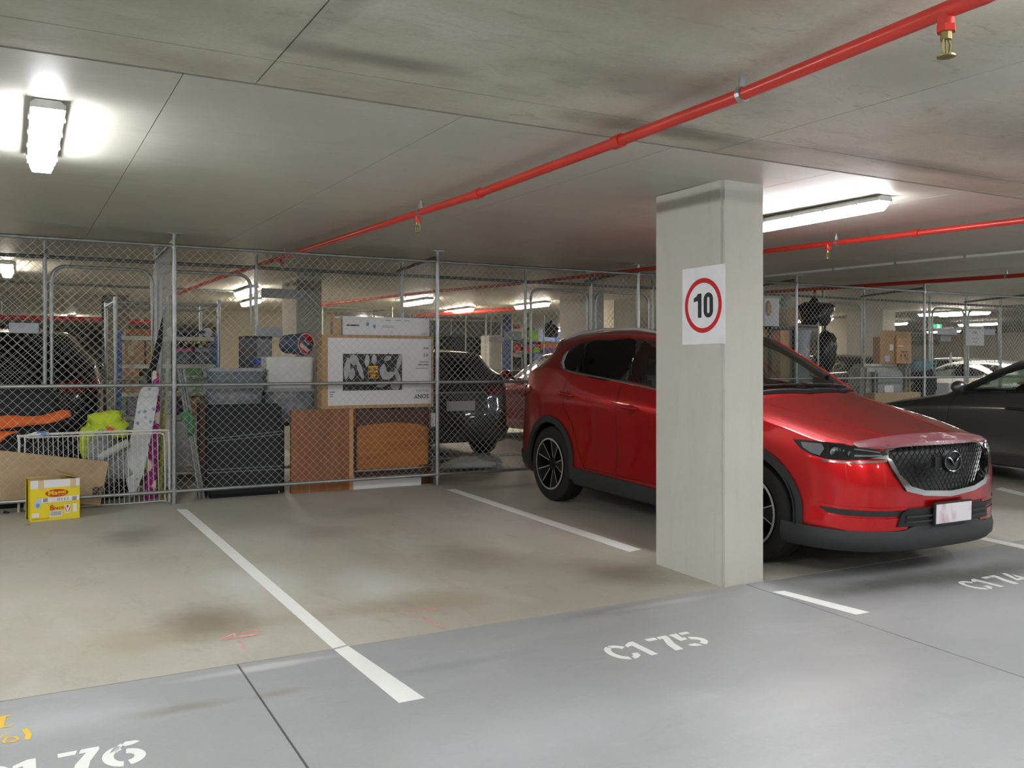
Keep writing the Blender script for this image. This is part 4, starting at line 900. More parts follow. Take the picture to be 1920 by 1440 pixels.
# ------------------------------------------------------------------ other cars
def simple_car(label, loc, rz, paint, warp, plate_rear=None, pitch=True, extras=None, R=.335, tint='glass_tint', lens=True):
    C = Car('parked_car', label, loc, rz, paint, warp, 3, pitch); W = warp
    kw, g, d, fa, ra, hw = car_common(C, False, tint, R=R)
    def cls(c, n):
        f = W(1.5, 0, 0)[0]; m_ = W(2.53, 0, 0)[0]; r = W(3.36, 0, 0)[0]
        if abs(c.x) > .66 and W(0, 0, .40)[2] < c.z < W(0, 0, 1.1)[2]:
            if f < c.y < m_: return 'front_door:%d' % (c.x > 0)
            if m_ < c.y < r and (c.y - ra) ** 2 + (c.z - .35) ** 2 > .2: return 'rear_door:%d' % (c.x > 0)
        if c.y < W(1.3, 0, 0)[0] and n.z > .5 and abs(c.x) < .74: return 'bonnet'
        if c.y > W(4.2, 0, 0)[0] and abs(c.x) < .64 and W(0, 0, .72)[2] < c.z < W(0, 0, 1.2)[2] and n.y > .2: return 'tailgate'
        return 'body'
    C.finish_body(split=dict(planes=[((0, W(y, 0, 0)[0], 0), (0, 1, 0)) for y in (1.5, 2.53, 3.36)], fn=cls), **kw)
    def wp(poly): return [(W(y, .9, z)[0], W(y, .9, z)[2]) for y, z in poly]
    def wr(poly): return [(x * W(4.3, 1, 1)[1], W(4.4, 0, z)[2]) for x, z in poly]
    for sd in (-1, 1):
        for ay in (fa, ra): C.patch('arch_lip', 'side', arch_ring(ay, R + .005, R + .036, R + .062), paint, .006, sd, step=.03)
        for path in ([(1.50, .40), (1.47, .70), (1.50, 1.0), (1.56, 1.13)], [(2.50, .40), (2.52, .8), (2.54, 1.20)], [(3.00, .40), (3.12, .55), (3.22, .78), (3.36, .92), (3.40, 1.10)]): C.strip('door_seam', 'side', wp(path), .006, 'black', .0012, sd)
        for hy, hz in ((2.36, .985), (3.34, 1.03)):
            (y_, z_), = wp([(hy, hz)]); C.patch('handle_cup', 'side', ellipse(y_ - .02, z_, .05, .04, 18), paint, .002, sd, thick=.002)
            a, n = C.proj('side', (y_ - .11, z_), sd); b, n2 = C.proj('side', (y_ + .09, z_), sd); o = Vector((sd * .035, 0, 0)); MB().tube([a, a + o, b + o, b], .019, 8).build('door_handle', 'black_plastic', C.t, True)
        a, n = C.proj('side', wp([(1.68, 1.16)])[0], sd); c = a + Vector((sd * .15, -.02, .06)); M = Matrix.Translation(c) @ Matrix.Diagonal((.115, .07, .075, 1))
        mr = MB().lathe([(math.sin(math.pi * i / 10), -math.cos(math.pi * i / 10)) for i in range(11)], 16, M).build('door_mirror', paint, C.t, True); MB().tube([a - Vector((sd * .03, 0, .02)), c - Vector((0, 0, .03))], .022, 8).build('mirror_arm', 'black_plastic', mr)
        C.patch('tail_lamp', 'side', wp([(4.02, 1.05), (4.12, 1.10), (4.33, 1.10), (4.36, .95), (4.20, .96)]), 'red_lens', .008, sd, step=.03)
        C.patch('tail_lamp', 'rear', wr([(sd * .40, 1.05), (sd * .66, 1.07), (sd * .67, .94), (sd * .44, .96)]), 'red_lens', .009, 1, step=.03)
        C.patch('headlamp', 'wrap', [(60, W(0, 0, .89)[2]), (45, W(0, 0, .88)[2]), (33, W(0, 0, .85)[2]), (34, W(0, 0, .80)[2]), (48, W(0, 0, .78)[2]), (57, W(0, 0, .82)[2])], 'rim_face', .004, sd, step=.025, scale=60)
        C.patch('rear_reflector', 'rear', wr([(sd * .52, .50), (sd * .64, .50), (sd * .64, .46), (sd * .52, .46)]), 'red_lens', .008, 1, step=.03)
    z0 = W(0, 0, .80)[2]
    C.patch('tailgate_trim', 'rear', wr([(-.40, 1.0), (.40, 1.0), (.40, .975), (-.40, .975)]), 'chrome', .008, 1, step=.05)
    q = C.proj('rear', (0, z0))[0]; MB().box((0, q.y + .012, z0), (.40, .012, .125)).build('number_plate', 'plate', C.t, bevel=.004)
    C.patch('bumper_trim', 'rear', wr([(-.66, .30), (.66, .30), (.62, .45), (-.62, .45)]), 'cladding', .008, 1, step=.06)
    C.patch('bumper_bright', 'rear', wr([(-.60, .66), (.60, .66), (.60, .645), (-.60, .645)]), 'rim_dark', .010, 1, step=.05)
    return C
def scaled(ly, wv, kz, top=1.0):
    def f(y, v, z):
        zz = z * kz if z < 1.1 else (1.1 * kz + (z - 1.1) * kz * top)
        return (y * ly, v * wv, zz)
    return f
FZ = floor_z(11)
# nose-in grey hatchback beyond the red car
simple_car('charcoal grey hatchback parked nose in beyond the red SUV', (10.70, 8.37, floor_z(8.37)), math.pi, 'paint_grey', scaled(.97, .96, .875, 1.0), R=.315, tint='glass_clear')
simple_car('black SUV backed up behind the cage with the yellow box', (-.03, 15.15, FZ), math.pi, 'paint_black', scaled(1.02, 1.0, .985), pitch=False)
simple_car('dark hatchback with a blank grey number plate behind the cages', (4.95, 14.75, FZ), math.pi, 'paint_dark', scaled(.98, .97, .885, .95), pitch=False, R=.32)
simple_car('maroon hatchback parked past the dark hatchback', (7.95, 14.5, FZ), math.pi, 'paint_maroon', scaled(.97, .95, .875), pitch=False, R=.32, tint='glass_clear')
simple_car('black small car behind the grey plastic bin shelf', (14.3, 15.2, FZ), math.pi, 'paint_black', scaled(.95, .95, .86), pitch=False, R=.31, tint='glass_clear')
simple_car('white coupe parked behind the visitor notice', (19.6, 15.6, FZ), math.pi, 'paint_white', scaled(1.0, .98, .80), pitch=False, R=.32)
simple_car('silver car parked further off past the white coupe', (25.5, 20.5, FZ), math.pi, 'paint_white', scaled(1.0, .98, .88), pitch=False, R=.32)
# ================================================================== GOODS
plain('box_yellow', '#e0cb12', .55, var=.03); plain('box_white', '#d9d9da', .6, var=.02); plain('print_red', '#c23a1e', .55); plain('print_dark', '#2b2b2e', .6); plain('print_grey', '#8a8c92', .6); plain('print_blue', '#5b8fc4', .6); plain('print_gold', '#e2a81c', .5)
plain('tape', '#c9b184', .5); plain('hivis', '#cbe01d', .7, var=.08); plain('orange_cloth', '#d9641c', .75, var=.12, scale=14, bump=.4); plain('black_cloth', '#16181b', .85, bump=.3); plain('navy_cloth', '#1d2024', .8, var=.1, bump=.2); plain('bag_black', '#0c0d0f', .28, var=.1, bump=.5, scale=12)
plain('tub_white', '#c9cbc9', .45); plain('tub_grey', '#8f949a', .4); plain('drum_blue', '#43566a', .5); plain('speaker_grey', '#5c5e62', .7); plain('tube_yellow', '#a4a03a', .5); plain('tube_grey', '#7f8484', .4, .6); plain('tie_green', '#3f7a48', .6); plain('shelf_cream', '#cbc7b4', .6); plain('shelf_blue', '#2f62a4', .5)
plain('notice', '#d5d8de', .5); plain('plaque', '#b4bcc8', .45); plain('plaque_grey', '#8d9494', .5); plain('exit_green', '#1c9a68', .4, emit=1.2); plain('exit_white', '#eaf5ee', .4, emit=1.5); plain('sign_red', '#c1121b', .4); plain('sign_white', '#dfe1e4', .35, spec=.5); plain('sign_black', '#20262b', .45)
plain('wrap_grey', '#8f8d86', .3, var=.15, bump=.4); plain('straw', '#a2957d', .7); plain('white_cloth', '#b9bab6', .8, bump=.4); plain('green_box', '#6fa45d', .6); plain('purple', '#5a4168', .7)
for n_, c_ in (('c_red', '#d2452a'), ('c_orange', '#e07a1f'), ('c_pink', '#d65f9c'), ('c_lime', '#9ccf3a'), ('c_purple', '#7b4fae'), ('c_green', '#6fbf6a'), ('c_blue', '#3a57b0'), ('c_white', '#d8d6cc'), ('c_yellow', '#d9b83a'), ('c_navy', '#39486e'), ('c_teal', '#5f8c94')): plain(n_, c_, .6)
floral('iron_floral', '#d3d5d8', '#8fa3c0', '#6f86ab', 13.0, lo=.22, hi=.36); floral('magenta_floral', '#a01a78', '#e6dcc4', '#d8a94a', 6.0, lo=.34, hi=.55); speckle('leopard', ['#15151a', '#c9b53a', '#d9d6cf', '#2a2b22', '#5a5a30'], 60); speckle('green_print', ['#7fb06c', '#d9dccf', '#8fbf7a', '#c4cfc0'], 30); speckle('mixed_goods', ['#d2a9a4', '#d9d4c4', '#9aa3ae', '#c9c9c6'], 22)

def boxpx(name, label, cat, x0, y0, x1, y1, Y, depth, mat, bevel=.006, rest=None, group=None, part=None):
    """a box whose front face covers the pixel rectangle on the plane Y"""
    a = at_y(x0, y1, Y); b = at_y(x1, y0, Y); z0 = (at_y((x0 + x1) / 2, y1, Y).z if rest is None else rest); z1 = at_y((x0 + x1) / 2, y0, Y).z
    o = MB().bb(-(b.x - a.x) / 2, (b.x - a.x) / 2, 0, depth, 0, z1 - z0)
    if part is None:
        ob = o.build(name, mat, None, bevel=bevel); ob.location = ((a.x + b.x) / 2, Y, z0); return tag(ob, label, cat, group)
    t = thing(name, label, cat, ((a.x + b.x) / 2, Y, z0), group); o.build(part, mat, t, bevel=bevel); t['W'] = b.x - a.x; t['H'] = z1 - z0
    return t
def carton(name, label, x0, y0, x1, y1, Y, depth, mat='cardboard', rest=None, tapes=True, lab=None, group=None):
    t = boxpx(name, label, 'box', x0, y0, x1, y1, Y, depth, mat, .004, rest, group, 'carton_body'); W, H = t['W'], t['H']; del t['W']; del t['H']
    if tapes: MB().bb(-.03, .03, -.0015, depth + .001, H - .06, H + .0015).build('packing_tape', 'tape', t)
    if lab: MB().bb(-W * .35, -W * .35 + W * .3, -.003, 0, H * .35, H * .75).build('shipping_label', lab, t)
    return t
def tub(label, x0, y0, x1, y1, Y, depth, mat, lidmat, rest=None, content=None, group='plastic storage tubs', name='storage_tub'):
    t = boxpx(name, label, 'tub', x0, y0, x1, y1, Y, depth, mat, .0, rest, group, 'dummy'); W, H = t['W'], t['H']; del t['W']; del t['H']
    for c in list(t.children): bpy.data.objects.remove(c)
    k = .93; m = MB(); hw = W / 2; r = .035
    def ring(s, z): return [(x * s, depth / 2 + (y - depth / 2) * s, z) for x, y in rrect(-hw, 0, hw, depth, r)]
    rows = [ring(k * .99, 0), ring(k, .01), ring(.985, H - .045), ring(1.0, H - .045), ring(1.0, H - .03)]
    n = len(rows[0]); vs = [p for row in rows for p in row]; fs = [(i * n + j, i * n + (j + 1) % n, (i + 1) * n + (j + 1) % n, (i + 1) * n + j) for i in range(len(rows) - 1) for j in range(n)] + [tuple(range(n - 1, -1, -1))]
    m.add(vs, fs).build('tub_body', mat, t, True)
    rows = [ring(1.02, H - .032), ring(1.025, H - .005), ring(1.0, H), ring(.90, H), ring(.88, H - .008)]; vs = [p for row in rows for p in row]
    MB().add(vs, [(i * n + j, i * n + (j + 1) % n, (i + 1) * n + (j + 1) % n, (i + 1) * n + j) for i in range(4) for j in range(n)] + [tuple(4 * n + j for j in range(n)), tuple(range(n - 1, -1, -1))]).build('lid', lidmat, t, True)
    for sd in (-1, 1): MB().bb(sd * hw * .995 - .012, sd * hw * .995 + .012, depth * .35, depth * .65, H - .09, H - .03).build('latch', lidmat, t, bevel=.004)
    if content: blob_mesh('contents', (0, depth / 2, H * .36), (hw * .82, depth * .40, H * .34), content, t, 3, .12)
    return t
def blob_mesh(name, c, rad, mat, parent=None, seed=1, amp=.2, sub=3, flat=None, sq=1.0):
    bm = bmesh.new(); bmesh.ops.create_icosphere(bm, subdivisions=sub, radius=1.0); rnd = random.Random(seed); ph = [(Vector((rnd.uniform(-1, 1), rnd.uniform(-1, 1), rnd.uniform(-1, 1))) * k, rnd.uniform(0, 6)) for k in (2.2, 3.5, 5, 8, 12)]
    for v in bm.verts:
        n = v.co.normalized(); d = sum(math.sin(n.dot(p) * 1.6 + q) / (i + 1.2) for i, (p, q) in enumerate(ph)); s = 1 + amp * d * .6
        u = n * s; u = Vector([math.copysign(abs(q) ** sq, q) for q in u]); v.co = Vector((u.x * rad[0], u.y * rad[1], max(u.z, -.8 if flat is None else flat) * rad[2])) + Vector(c)
    me = bpy.data.meshes.new(name); bm.to_mesh(me); bm.free(); me.shade_smooth(); return link(name, me, mat, parent)
def bag(name, label, cat, px, py, Y, rx, ry, rz, mat, seed=1, amp=.25, rest=None):
    p = at_y(px, py, Y); t = thing(name, label, cat, p if rest is None else (p.x, p.y, rest + rz * .8))
    blob_mesh('bag_body', (0, 0, 0), (rx, ry, rz), mat, t, seed, amp); 
    m = MB(); m.tube([(0, 0, rz * .85), (.01, 0, rz * 1.1), (.03, -.01, rz * 1.22)], [rx * .22, rx * .10, rx * .2], 8); m.build('knot', mat, t, True); return t

# ---- speed sign on the column
sx_ = 3.875
t = thing('speed_sign', 'white rectangular sign with 10 inside a red ring on the column', 'sign', (sx_, 4.315, 1.865))
P = lambda x, y: at_x(x, y, sx_)
a = P(1280.5, 507); b = P(1360, 643); c0 = (P(1280.5, 507) + P(1280.5, 648) + P(1360, 492.6) + P(1360, 643)) / 4; t.location = c0
Wd = P(1280.5, 570).y - P(1360, 570).y; Hh = ((P(1280.5, 507).z - P(1280.5, 648).z) + (P(1360, 492.6).z - P(1360, 643).z)) / 2
M = frame((-.001, 0, 0), (0, -1, 0), (0, 0, 1)); MB().prism(rrect(-Wd / 2, -Hh / 2, Wd / 2, Hh / 2, .008), M, .004).build('sign_panel', 'sign_white', t)
M2 = frame((-.0055, 0, 0.0), (0, -1, 0), (0, 0, 1)); R1 = Wd * .435; o_ = ellipse(0, 0, R1, R1, 48); i_ = ellipse(0, 0, R1 * .825, R1 * .825, 48); k = 48
MB().add([M2 @ Vector((x, y, 0)) for x, y in o_ + i_], [(i, (i + 1) % k, (i + 1) % k + k, i + k) for i in range(k)]).build('red_ring', 'sign_red', t)
S = R1 / .17
one = [(-.012, -.075), (-.012, .075), (-.046, .075), (-.058, .060), (-.085, .048), (-.085, .024), (-.046, .030), (-.046, -.075)]
M3 = frame((-.0056, 0, 0), (0, -1, 0), (0, 0, 1)); MB().flat([(x * S, y * S) for x, y in one], M3).build('digit', 'sign_black', t)
oo = [(.05 + x, y) for x, y in rrect(-.043, -.077, .043, .077, .042, 8)]; ii = [(.05 + x, y) for x, y in rrect(-.011, -.050, .011, .050, .0108, 8)]; k = len(oo)
MB().add([M3 @ Vector((x * S, y * S, 0)) for x, y in oo + ii], [(i, (i + 1) % k, (i + 1) % k + k, i + k) for i in range(k)]).build('digit', 'sign_black', t)

# ---- yellow carton in front of the fence
A = on_floor(57, 979); B = on_floor(149.5, 970.5); ang = math.atan2(B.y - A.y, B.x - A.x); Wd = (B - A).length; Hh = at_y(57, 902, A.y).z - A.z; D = .27
t = thing('noodle_carton', 'yellow and white printed carton with an open flap on the floor', 'box', A, rot=(0, 0, ang))
m = MB(); m.add([(0, 0, 0), (Wd, 0, 0), (Wd, D, 0), (0, D, 0), (0, 0, Hh), (Wd, 0, Hh), (Wd, D, Hh), (0, D, Hh)], [(0, 3, 2, 1), (0, 1, 5, 4), (1, 2, 6, 5), (2, 3, 7, 6), (3, 0, 4, 7)]); m.build('carton_body', 'box_yellow', t)
MB().add([(-.004, D, .0), (-.014, D * .5, .0), (-.014, D * .5, Hh), (-.004, D, Hh)], [(0, 1, 2, 3)]).build('loose_edge', 'box_yellow', t)
MB().bb(.004, Wd - .004, .01, D - .004, Hh - .02, Hh - .012).build('inner_flap', 'cardboard_pale', t)
MB().add([(.0, .0, Hh), (Wd * .62, 0, Hh), (Wd * .60, D * .62, Hh + .012), (.0, D * .6, Hh + .004), (.0, .0, Hh - .004), (Wd * .62, 0, Hh - .004), (Wd * .60, D * .62, Hh + .008), (0, D * .6, Hh)], [(0, 1, 2, 3), (7, 6, 5, 4), (0, 4, 5, 1), (1, 5, 6, 2), (2, 6, 7, 3), (3, 7, 4, 0)]).build('top_flap', 'cardboard_pale', t)
MB().add([(Wd, .0, Hh), (Wd, D, Hh), (Wd - .15, D * .9, Hh + .055), (Wd - .15, .02, Hh + .05), (Wd, .0, Hh - .004), (Wd, D, Hh - .004), (Wd - .15, D * .9, Hh + .051), (Wd - .15, .02, Hh + .046)], [(0, 1, 2, 3), (7, 6, 5, 4), (0, 4, 5, 1), (1, 5, 6, 2), (2, 6, 7, 3), (3, 7, 4, 0)]).build('raised_flap', 'cardboard_pale', t)
def fr(y=-.001): return frame((0, y, 0), (1, 0, 0), (0, 0, 1))
MB().prism([(0, Hh * .80), (Wd, Hh * .815), (Wd, Hh), (0, Hh)], fr(-.0004), .0008).build('white_band', 'box_white', t)
for x in (.15, .80): MB().prism([(x * Wd, Hh * .76), (x * Wd + .045, Hh * .765), (x * Wd + .042, Hh), (x * Wd + .002, Hh)], fr(-.002), .0008).build('packing_tape', 'tape', t)
MB().prism(ellipse(Wd * .53, Hh * .665, Wd * .235, Hh * .095, 32), fr(-.0012), .0008).build('brand_oval', 'print_red', t)
text('Maggi', .052, 'box_yellow', t, frame((Wd * .53, -.0035, Hh * .672), (1, 0, .02), (0, 0, 1)), bold=.0011, sx=1.15)
MB().prism([(.20 * Wd, Hh * .43), (.985 * Wd, Hh * .455), (.985 * Wd, Hh * .575), (.20 * Wd, Hh * .555)], fr(-.002), .0008).build('address_label', 'box_white', t)
for x in (.25, .84): MB().prism([(x * Wd, Hh * .455), (x * Wd + .035, Hh * .457), (x * Wd + .035, Hh * .552), (x * Wd, Hh * .55)], fr(-.0032), .0006).build('label_print', 'print_grey', t)
for x in (.54, .575, .62, .68, .74): MB().prism([(x * Wd, Hh * .47), (x * Wd + .006, Hh * .47), (x * Wd + .006, Hh * .54), (x * Wd, Hh * .54)], fr(-.0032), .0006).build('label_print', 'print_grey', t)
MB().prism([(.06 * Wd, Hh * .42), (.13 * Wd, Hh * .56), (.22 * Wd, Hh * .555), (.22 * Wd, Hh * .43), (.16 * Wd, Hh * .29), (.12 * Wd, Hh * .30)], fr(-.003), .001).build('peeling_label', 'plaque', t)
MB().prism(ellipse(.145 * Wd, Hh * .39, .014, .018, 16), fr(-.0048), .0006).build('label_seal', 'print_blue', t)
text('8', .062, 'print_red', t, frame((Wd * .425, -.003, Hh * .30), (1, 0, .03), (0, 0, 1)), bold=.0015); text('PACK', .032, 'print_red', t, frame((Wd * .565, -.003, Hh * .285), (1, 0, .05), (0, 0, 1)), bold=.0008, shear=.25)
MB().prism([(.38 * Wd, Hh * .08), (.64 * Wd, Hh * .085), (.64 * Wd, Hh * .235), (.38 * Wd, Hh * .23)], fr(-.0012), .0008).build('barcode_panel', 'box_white', t)
rb_ = random.Random(3); x = .405
while x < .615:
    wv = rb_.uniform(.004, .010); MB().prism([(x * Wd, Hh * .11), ((x + wv) * Wd, Hh * .11), ((x + wv) * Wd, Hh * .215), (x * Wd, Hh * .215)], fr(-.0025), .0005).build('barcode_bar', 'print_grey', t); x += wv + rb_.uniform(.004, .009)
for x0, x1, z0, z1 in ((.035, .17, .10, .20), (.685, .81, .15, .36), (.855, .94, .155, .37)): MB().prism([(x0 * Wd, z0 * Hh), (x1 * Wd, z0 * Hh), (x1 * Wd, z1 * Hh), (x0 * Wd, z1 * Hh)], fr(-.0012), .0006).build('info_panel', 'box_white', t)
m = MB(); m.prism(ellipse(.748 * Wd, .315 * Hh, .008, .012, 12), fr(-.0025), .0005); m.build('hands_mark', 'print_red', t)
for s_ in (-1, 1): MB().prism([(Wd * .748 + s_ * .004, Hh * .18), (Wd * .748 + s_ * .010, Hh * .18), (Wd * .748 + s_ * .020, Hh * .27), (Wd * .748 + s_ * .019, Hh * .33), (Wd * .748 + s_ * .014, Hh * .27)], fr(-.0025), .0005).build('hands_mark', 'print_red', t)
text('PRODUCT OF INDIA', .0145, 'print_red', t, frame((Wd * .20, -.003, Hh * .055), (1, 0, .03), (0, 0, 1)))
lf = on_floor(52, 984); blob = blob_mesh('dry_leaf', (0, 0, 0), (.022, .016, .006), 'cardboard', None, 4, .5, 2); blob.location = (lf.x, lf.y, lf.z + .004); tag(blob, 'small curled dry leaf on the floor by the yellow carton', 'leaf')

# ---- left cage
def slab_px(px, Y, th, mat, name, label, cat, lean=0.0, bevel=.002, parent=None):
    P = [at_y(x, y, Y) for x, y in px]; zb = min(p.z for p in P); P = [p + Vector((0, (p.z - zb) * lean, 0)) for p in P]; c = sum(P, Vector()) / len(P); c.z = zb
    n = len(P); dv = Vector((0, th, 0)); m = MB(); m.add([p - c for p in P] + [p + dv - c for p in P], [tuple(range(n)), tuple(range(2 * n - 1, n - 1, -1))] + [(i, (i + 1) % n, (i + 1) % n + n, i + n) for i in range(n)])
    if parent is not None: return m.build(name, mat, parent, bevel=bevel)
    o = m.build(name, mat, None, bevel=bevel); o.location = c; return tag(o, label, cat) if label else o
YC = 8.83
t = thing('flattened_carton', 'large flattened brown carton propped inside the fence', 'cardboard', at_y(95, 945, YC)); P0 = t.location.copy()
P = [at_y(*p, YC) - P0 for p in ((-25, 842), (204, 866), (188, 947), (-25, 938))]; m = MB(); m.add(P + [p + Vector((0, .02, 0)) for p in P], [(0, 1, 2, 3), (7, 6, 5, 4), (0, 4, 5, 1), (1, 5, 6, 2), (2, 6, 7, 3), (3, 7, 4, 0)]).build('board', 'cardboard_pale', t)
q = at_y(181, 921, YC - .002) - P0; text('50', .075, 'print_dark', t, frame(q - Vector((.0, .002, 0)), (0, 0, 1), (-1, 0, 0)), bold=.004); q = at_y(191, 920, YC - .002) - P0; text('PACK', .036, 'print_dark', t, frame(q - Vector((0, .002, 0)), (0, 0, 1), (-1, 0, 0)), bold=.001)
# white wire frame
YW = 8.90; t = thing('drying_rack', 'folded white tubular wire rack standing behind the flattened carton', 'drying rack', at_y(180, 945, YW)); P0 = t.location.copy()
L = lambda x, y, dy=0: at_y(x, y, YW) - P0 + Vector((0, dy, 0))
MB().tube(spath([L(35, 962), L(36, 830), L(42, 818), L(160, 811), L(300, 807), L(312, 809), L(317, 818), L(318, 935), L(314, 943), L(302, 946), L(160, 955), L(36, 964)]), .011, 8).build('outer_frame', 'white_steel', t, True)
MB().tube(spath([L(46, 957), L(47, 828), L(56, 821), L(180, 816), L(292, 812), L(304, 815), L(308, 824), L(309, 930), L(300, 939), L(160, 949), L(48, 957)]), .007, 6).build('inner_frame', 'white_steel', t, True)
for i in range(26):
    x = 62 + i * 9.3; MB().cyl(L(x, 820 - (x - 62) * .04), L(x + 4, 954 - (x - 62) * .065), .0035, 5).build('wire_rod', 'white_steel', t)
MB().cyl(L(10, 968), L(14, 960), .03, 12).build('foot_cap', 'black', t)
# ironing boards
def board(name, label, px, Y, mat, th=.05, lean=.1):
    P = [at_y(x, y, Y) for x, y in smooth_poly(px, 3)]; zb = min(p.z for p in P); c = sum(P, Vector()) / len(P); c = Vector((c.x, Y, zb)); Q = [p + Vector((0, (p.z - zb) * lean, 0)) - c for p in P]; n = len(Q); dv = Vector((0, th, 0))
    t = thing(name, label, 'ironing board', c); MB().add(Q + [p + dv for p in Q], [tuple(range(n)), tuple(range(2 * n - 1, n - 1, -1))] + [(i, (i + 1) % n, (i + 1) % n + n, i + n) for i in range(n)]).build('padded_cover', mat, t, True, bevel=.012)
    m = MB(); a = Q[0] + Vector((0, th + .015, 0)); b = Q[n // 2] + Vector((0, th + .015, 0)); m.tube([a, (a + b) / 2 + Vector((0, .02, 0)), b], .009, 6); m.build('leg_tube', 'tube_grey', t); return t
board('ironing_board', 'ironing board in a white and blue floral cover leaning on the rack', [(266, 730), (298, 724), (296, 752), (282, 830), (268, 890), (250, 930), (243, 925), (234, 870), (252, 800)], 9.02, 'iron_floral', lean=.05)
board('ironing_board', 'ironing board in a magenta flowered cover beside the corner post', [(289, 698), (299, 700), (301, 745), (300, 800), (294, 880), (292, 935), (284, 946), (272, 935), (277, 870), (284, 800), (288, 745)], 9.12, 'magenta_floral', lean=.05)
def pole(label, px, Y, r, mat, name='pole', cat='pole', dy=0.0, extra=None):
    P = [at_y(x, y, Y + dy * i) for i, (x, y) in enumerate(px)]; t = thing(name, label, cat, P[-1]); MB().tube([p - P[-1] for p in P], r, 8).build('shaft', mat, t, True); 
    if extra: extra(t, [p - P[-1] for p in P])
    return t
def cap_tip(t, P): MB().cyl(P[0], P[0] + Vector((0, 0, .05)), .02, 8).build('end_cap', 'black', t)
pole('yellow green pole standing against the corner post', [(315, 672), (308, 800), (300, 948)], 9.2, .012, 'tube_yellow', extra=cap_tip)
pole('second yellow green pole behind the magenta board', [(311, 700), (303, 830), (297, 930)], 9.3, .011, 'tube_yellow', extra=cap_tip)
pole('closed black umbrella with a pale tip leaning in the corner', [(313, 566), (308, 590), (298, 645), (283, 705), (278, 730)], 9.35, [.006, .012, .030, .035, .028], 'black_cloth', 'umbrella', 'umbrella', extra=lambda t, P: MB().cyl(P[0], P[0] + Vector((0, 0, .05)), .006, 6).build('tip', 'rim_face', t))
# vest on black bag, sheet of film, white roll
fz = floor_z(9.3); p = at_y(205, 850, 9.35); b_ = bag('rubbish_bag', 'shiny black bag topped by the lime safety vest', 'bag', 205, 850, 9.35, .27, .22, .36, 'bag_black', 5, .25, rest=fz)
t = thing('safety_vest', 'crumpled lime yellow safety vest lying over the black bag', 'vest', at_y(200, 800, 9.15)); blob_mesh('vest_cloth', (.0, .05, -.0), (.21, .15, .13), 'hivis', t, 9, .45); blob_mesh('vest_strap', (-.17, -.02, -.16), (.055, .03, .17), 'hivis', t, 12, .35); MB().box((.02, -.12, -.01), (.08, .01, .03), (0, .3, 0)).build('orange_tag', 'orange_cloth', t, bevel=.003)
b_ = bag('film_bundle', 'bundle of crumpled clear plastic film behind the wire rack', 'plastic film', 200, 850, 9.05, .17, .07, .20, 'film', 8, .9, rest=floor_z(9)+.18)
t = thing('paper_roll', 'short white paper roll lodged behind the wire rack', 'roll', at_y(212, 843, 8.98)); a = at_y(186, 858, 8.98) - t.location; b = at_y(240, 829, 8.98) - t.location; MB().cyl(a, b, .035, 14).build('roll_body', 'white_cloth', t, True); MB().cyl(b, b + (b - a) * .01, .018, 10).build('roll_core', 'cardboard', t)
# black trunk with orange cloth
t = boxpx('travel_chest', 'large black fabric trunk under the orange cloth', 'trunk', -60, 728, 112, 945, 9.08, .42, 'navy_cloth', .05, floor_z(9.1), None, 'trunk_body'); [t.__delitem__(k) for k in ('W', 'H')]
z_ = at_y(30, 735, 9.0).z; MB().bb(-.5, .34, -.02, .43, .60, .64).build('lid_band', 'black_cloth', t, bevel=.01)
def cloth_band(name, label, px_top, px_bot, Y, mat, th=.05):
    n = len(px_top); T_ = [at_y(x, y, Y - .03 * math.sin(i * 2.1)) for i, (x, y) in enumerate(px_top)]; B_ = [at_y(x, y, Y - .05 - .03 * math.cos(i * 1.7)) for i, (x, y) in enumerate(px_bot)]
    c = (T_[n // 2] + B_[n // 2]) / 2; t = thing(name, label, 'cloth', c); rows = 5; vs = []
    for r in range(rows):
        for i in range(n): vs.append(T_[i].lerp(B_[i], r / (rows - 1)) + Vector((0, -.035 * math.sin(math.pi * r / (rows - 1)) + .012 * math.sin(i * 3.1 + r * 2), .01 * math.sin(i * 2.3 + r))) - c)
    fs = [(r * n + i, r * n + i + 1, (r + 1) * n + i + 1, (r + 1) * n + i) for r in range(rows - 1) for i in range(n - 1)]; me = MB().add(vs, fs).build('cloth_fold', mat, t, True)
    md = me.modifiers.new('s', 'SOLIDIFY'); md.thickness = .02; md = me.modifiers.new('b', 'SUBSURF'); md.levels = 2; md.render_levels = 2; return t
cloth_band('orange_cloth', 'bright orange rolled cloth draped across the black trunk', [(-15, 780), (20, 777), (60, 779), (95, 775), (115, 767), (130, 765)], [(-15, 806), (20, 804), (60, 800), (95, 794), (118, 788), (137, 782)], 9.02, 'orange_cloth')
cloth_band('orange_cloth', 'small orange cloth end hanging under the rolled orange cloth', [(-15, 808), (5, 808), (20, 806), (33, 808)], [(-15, 838), (2, 832), (15, 818), (32, 810)], 8.98, 'orange_cloth')
t = thing('sachet', 'white and blue wrapper lying on top of the wire rack', 'wrapper', at_y(70, 815, 8.9)); blob_mesh('wrapper', (0, 0, .0), (.08, .03, .025), 'box_white', t, 3, .4); blob_mesh('print_patch', (.03, -.012, .008), (.045, .026, .018), 'print_blue', t, 6, .4)
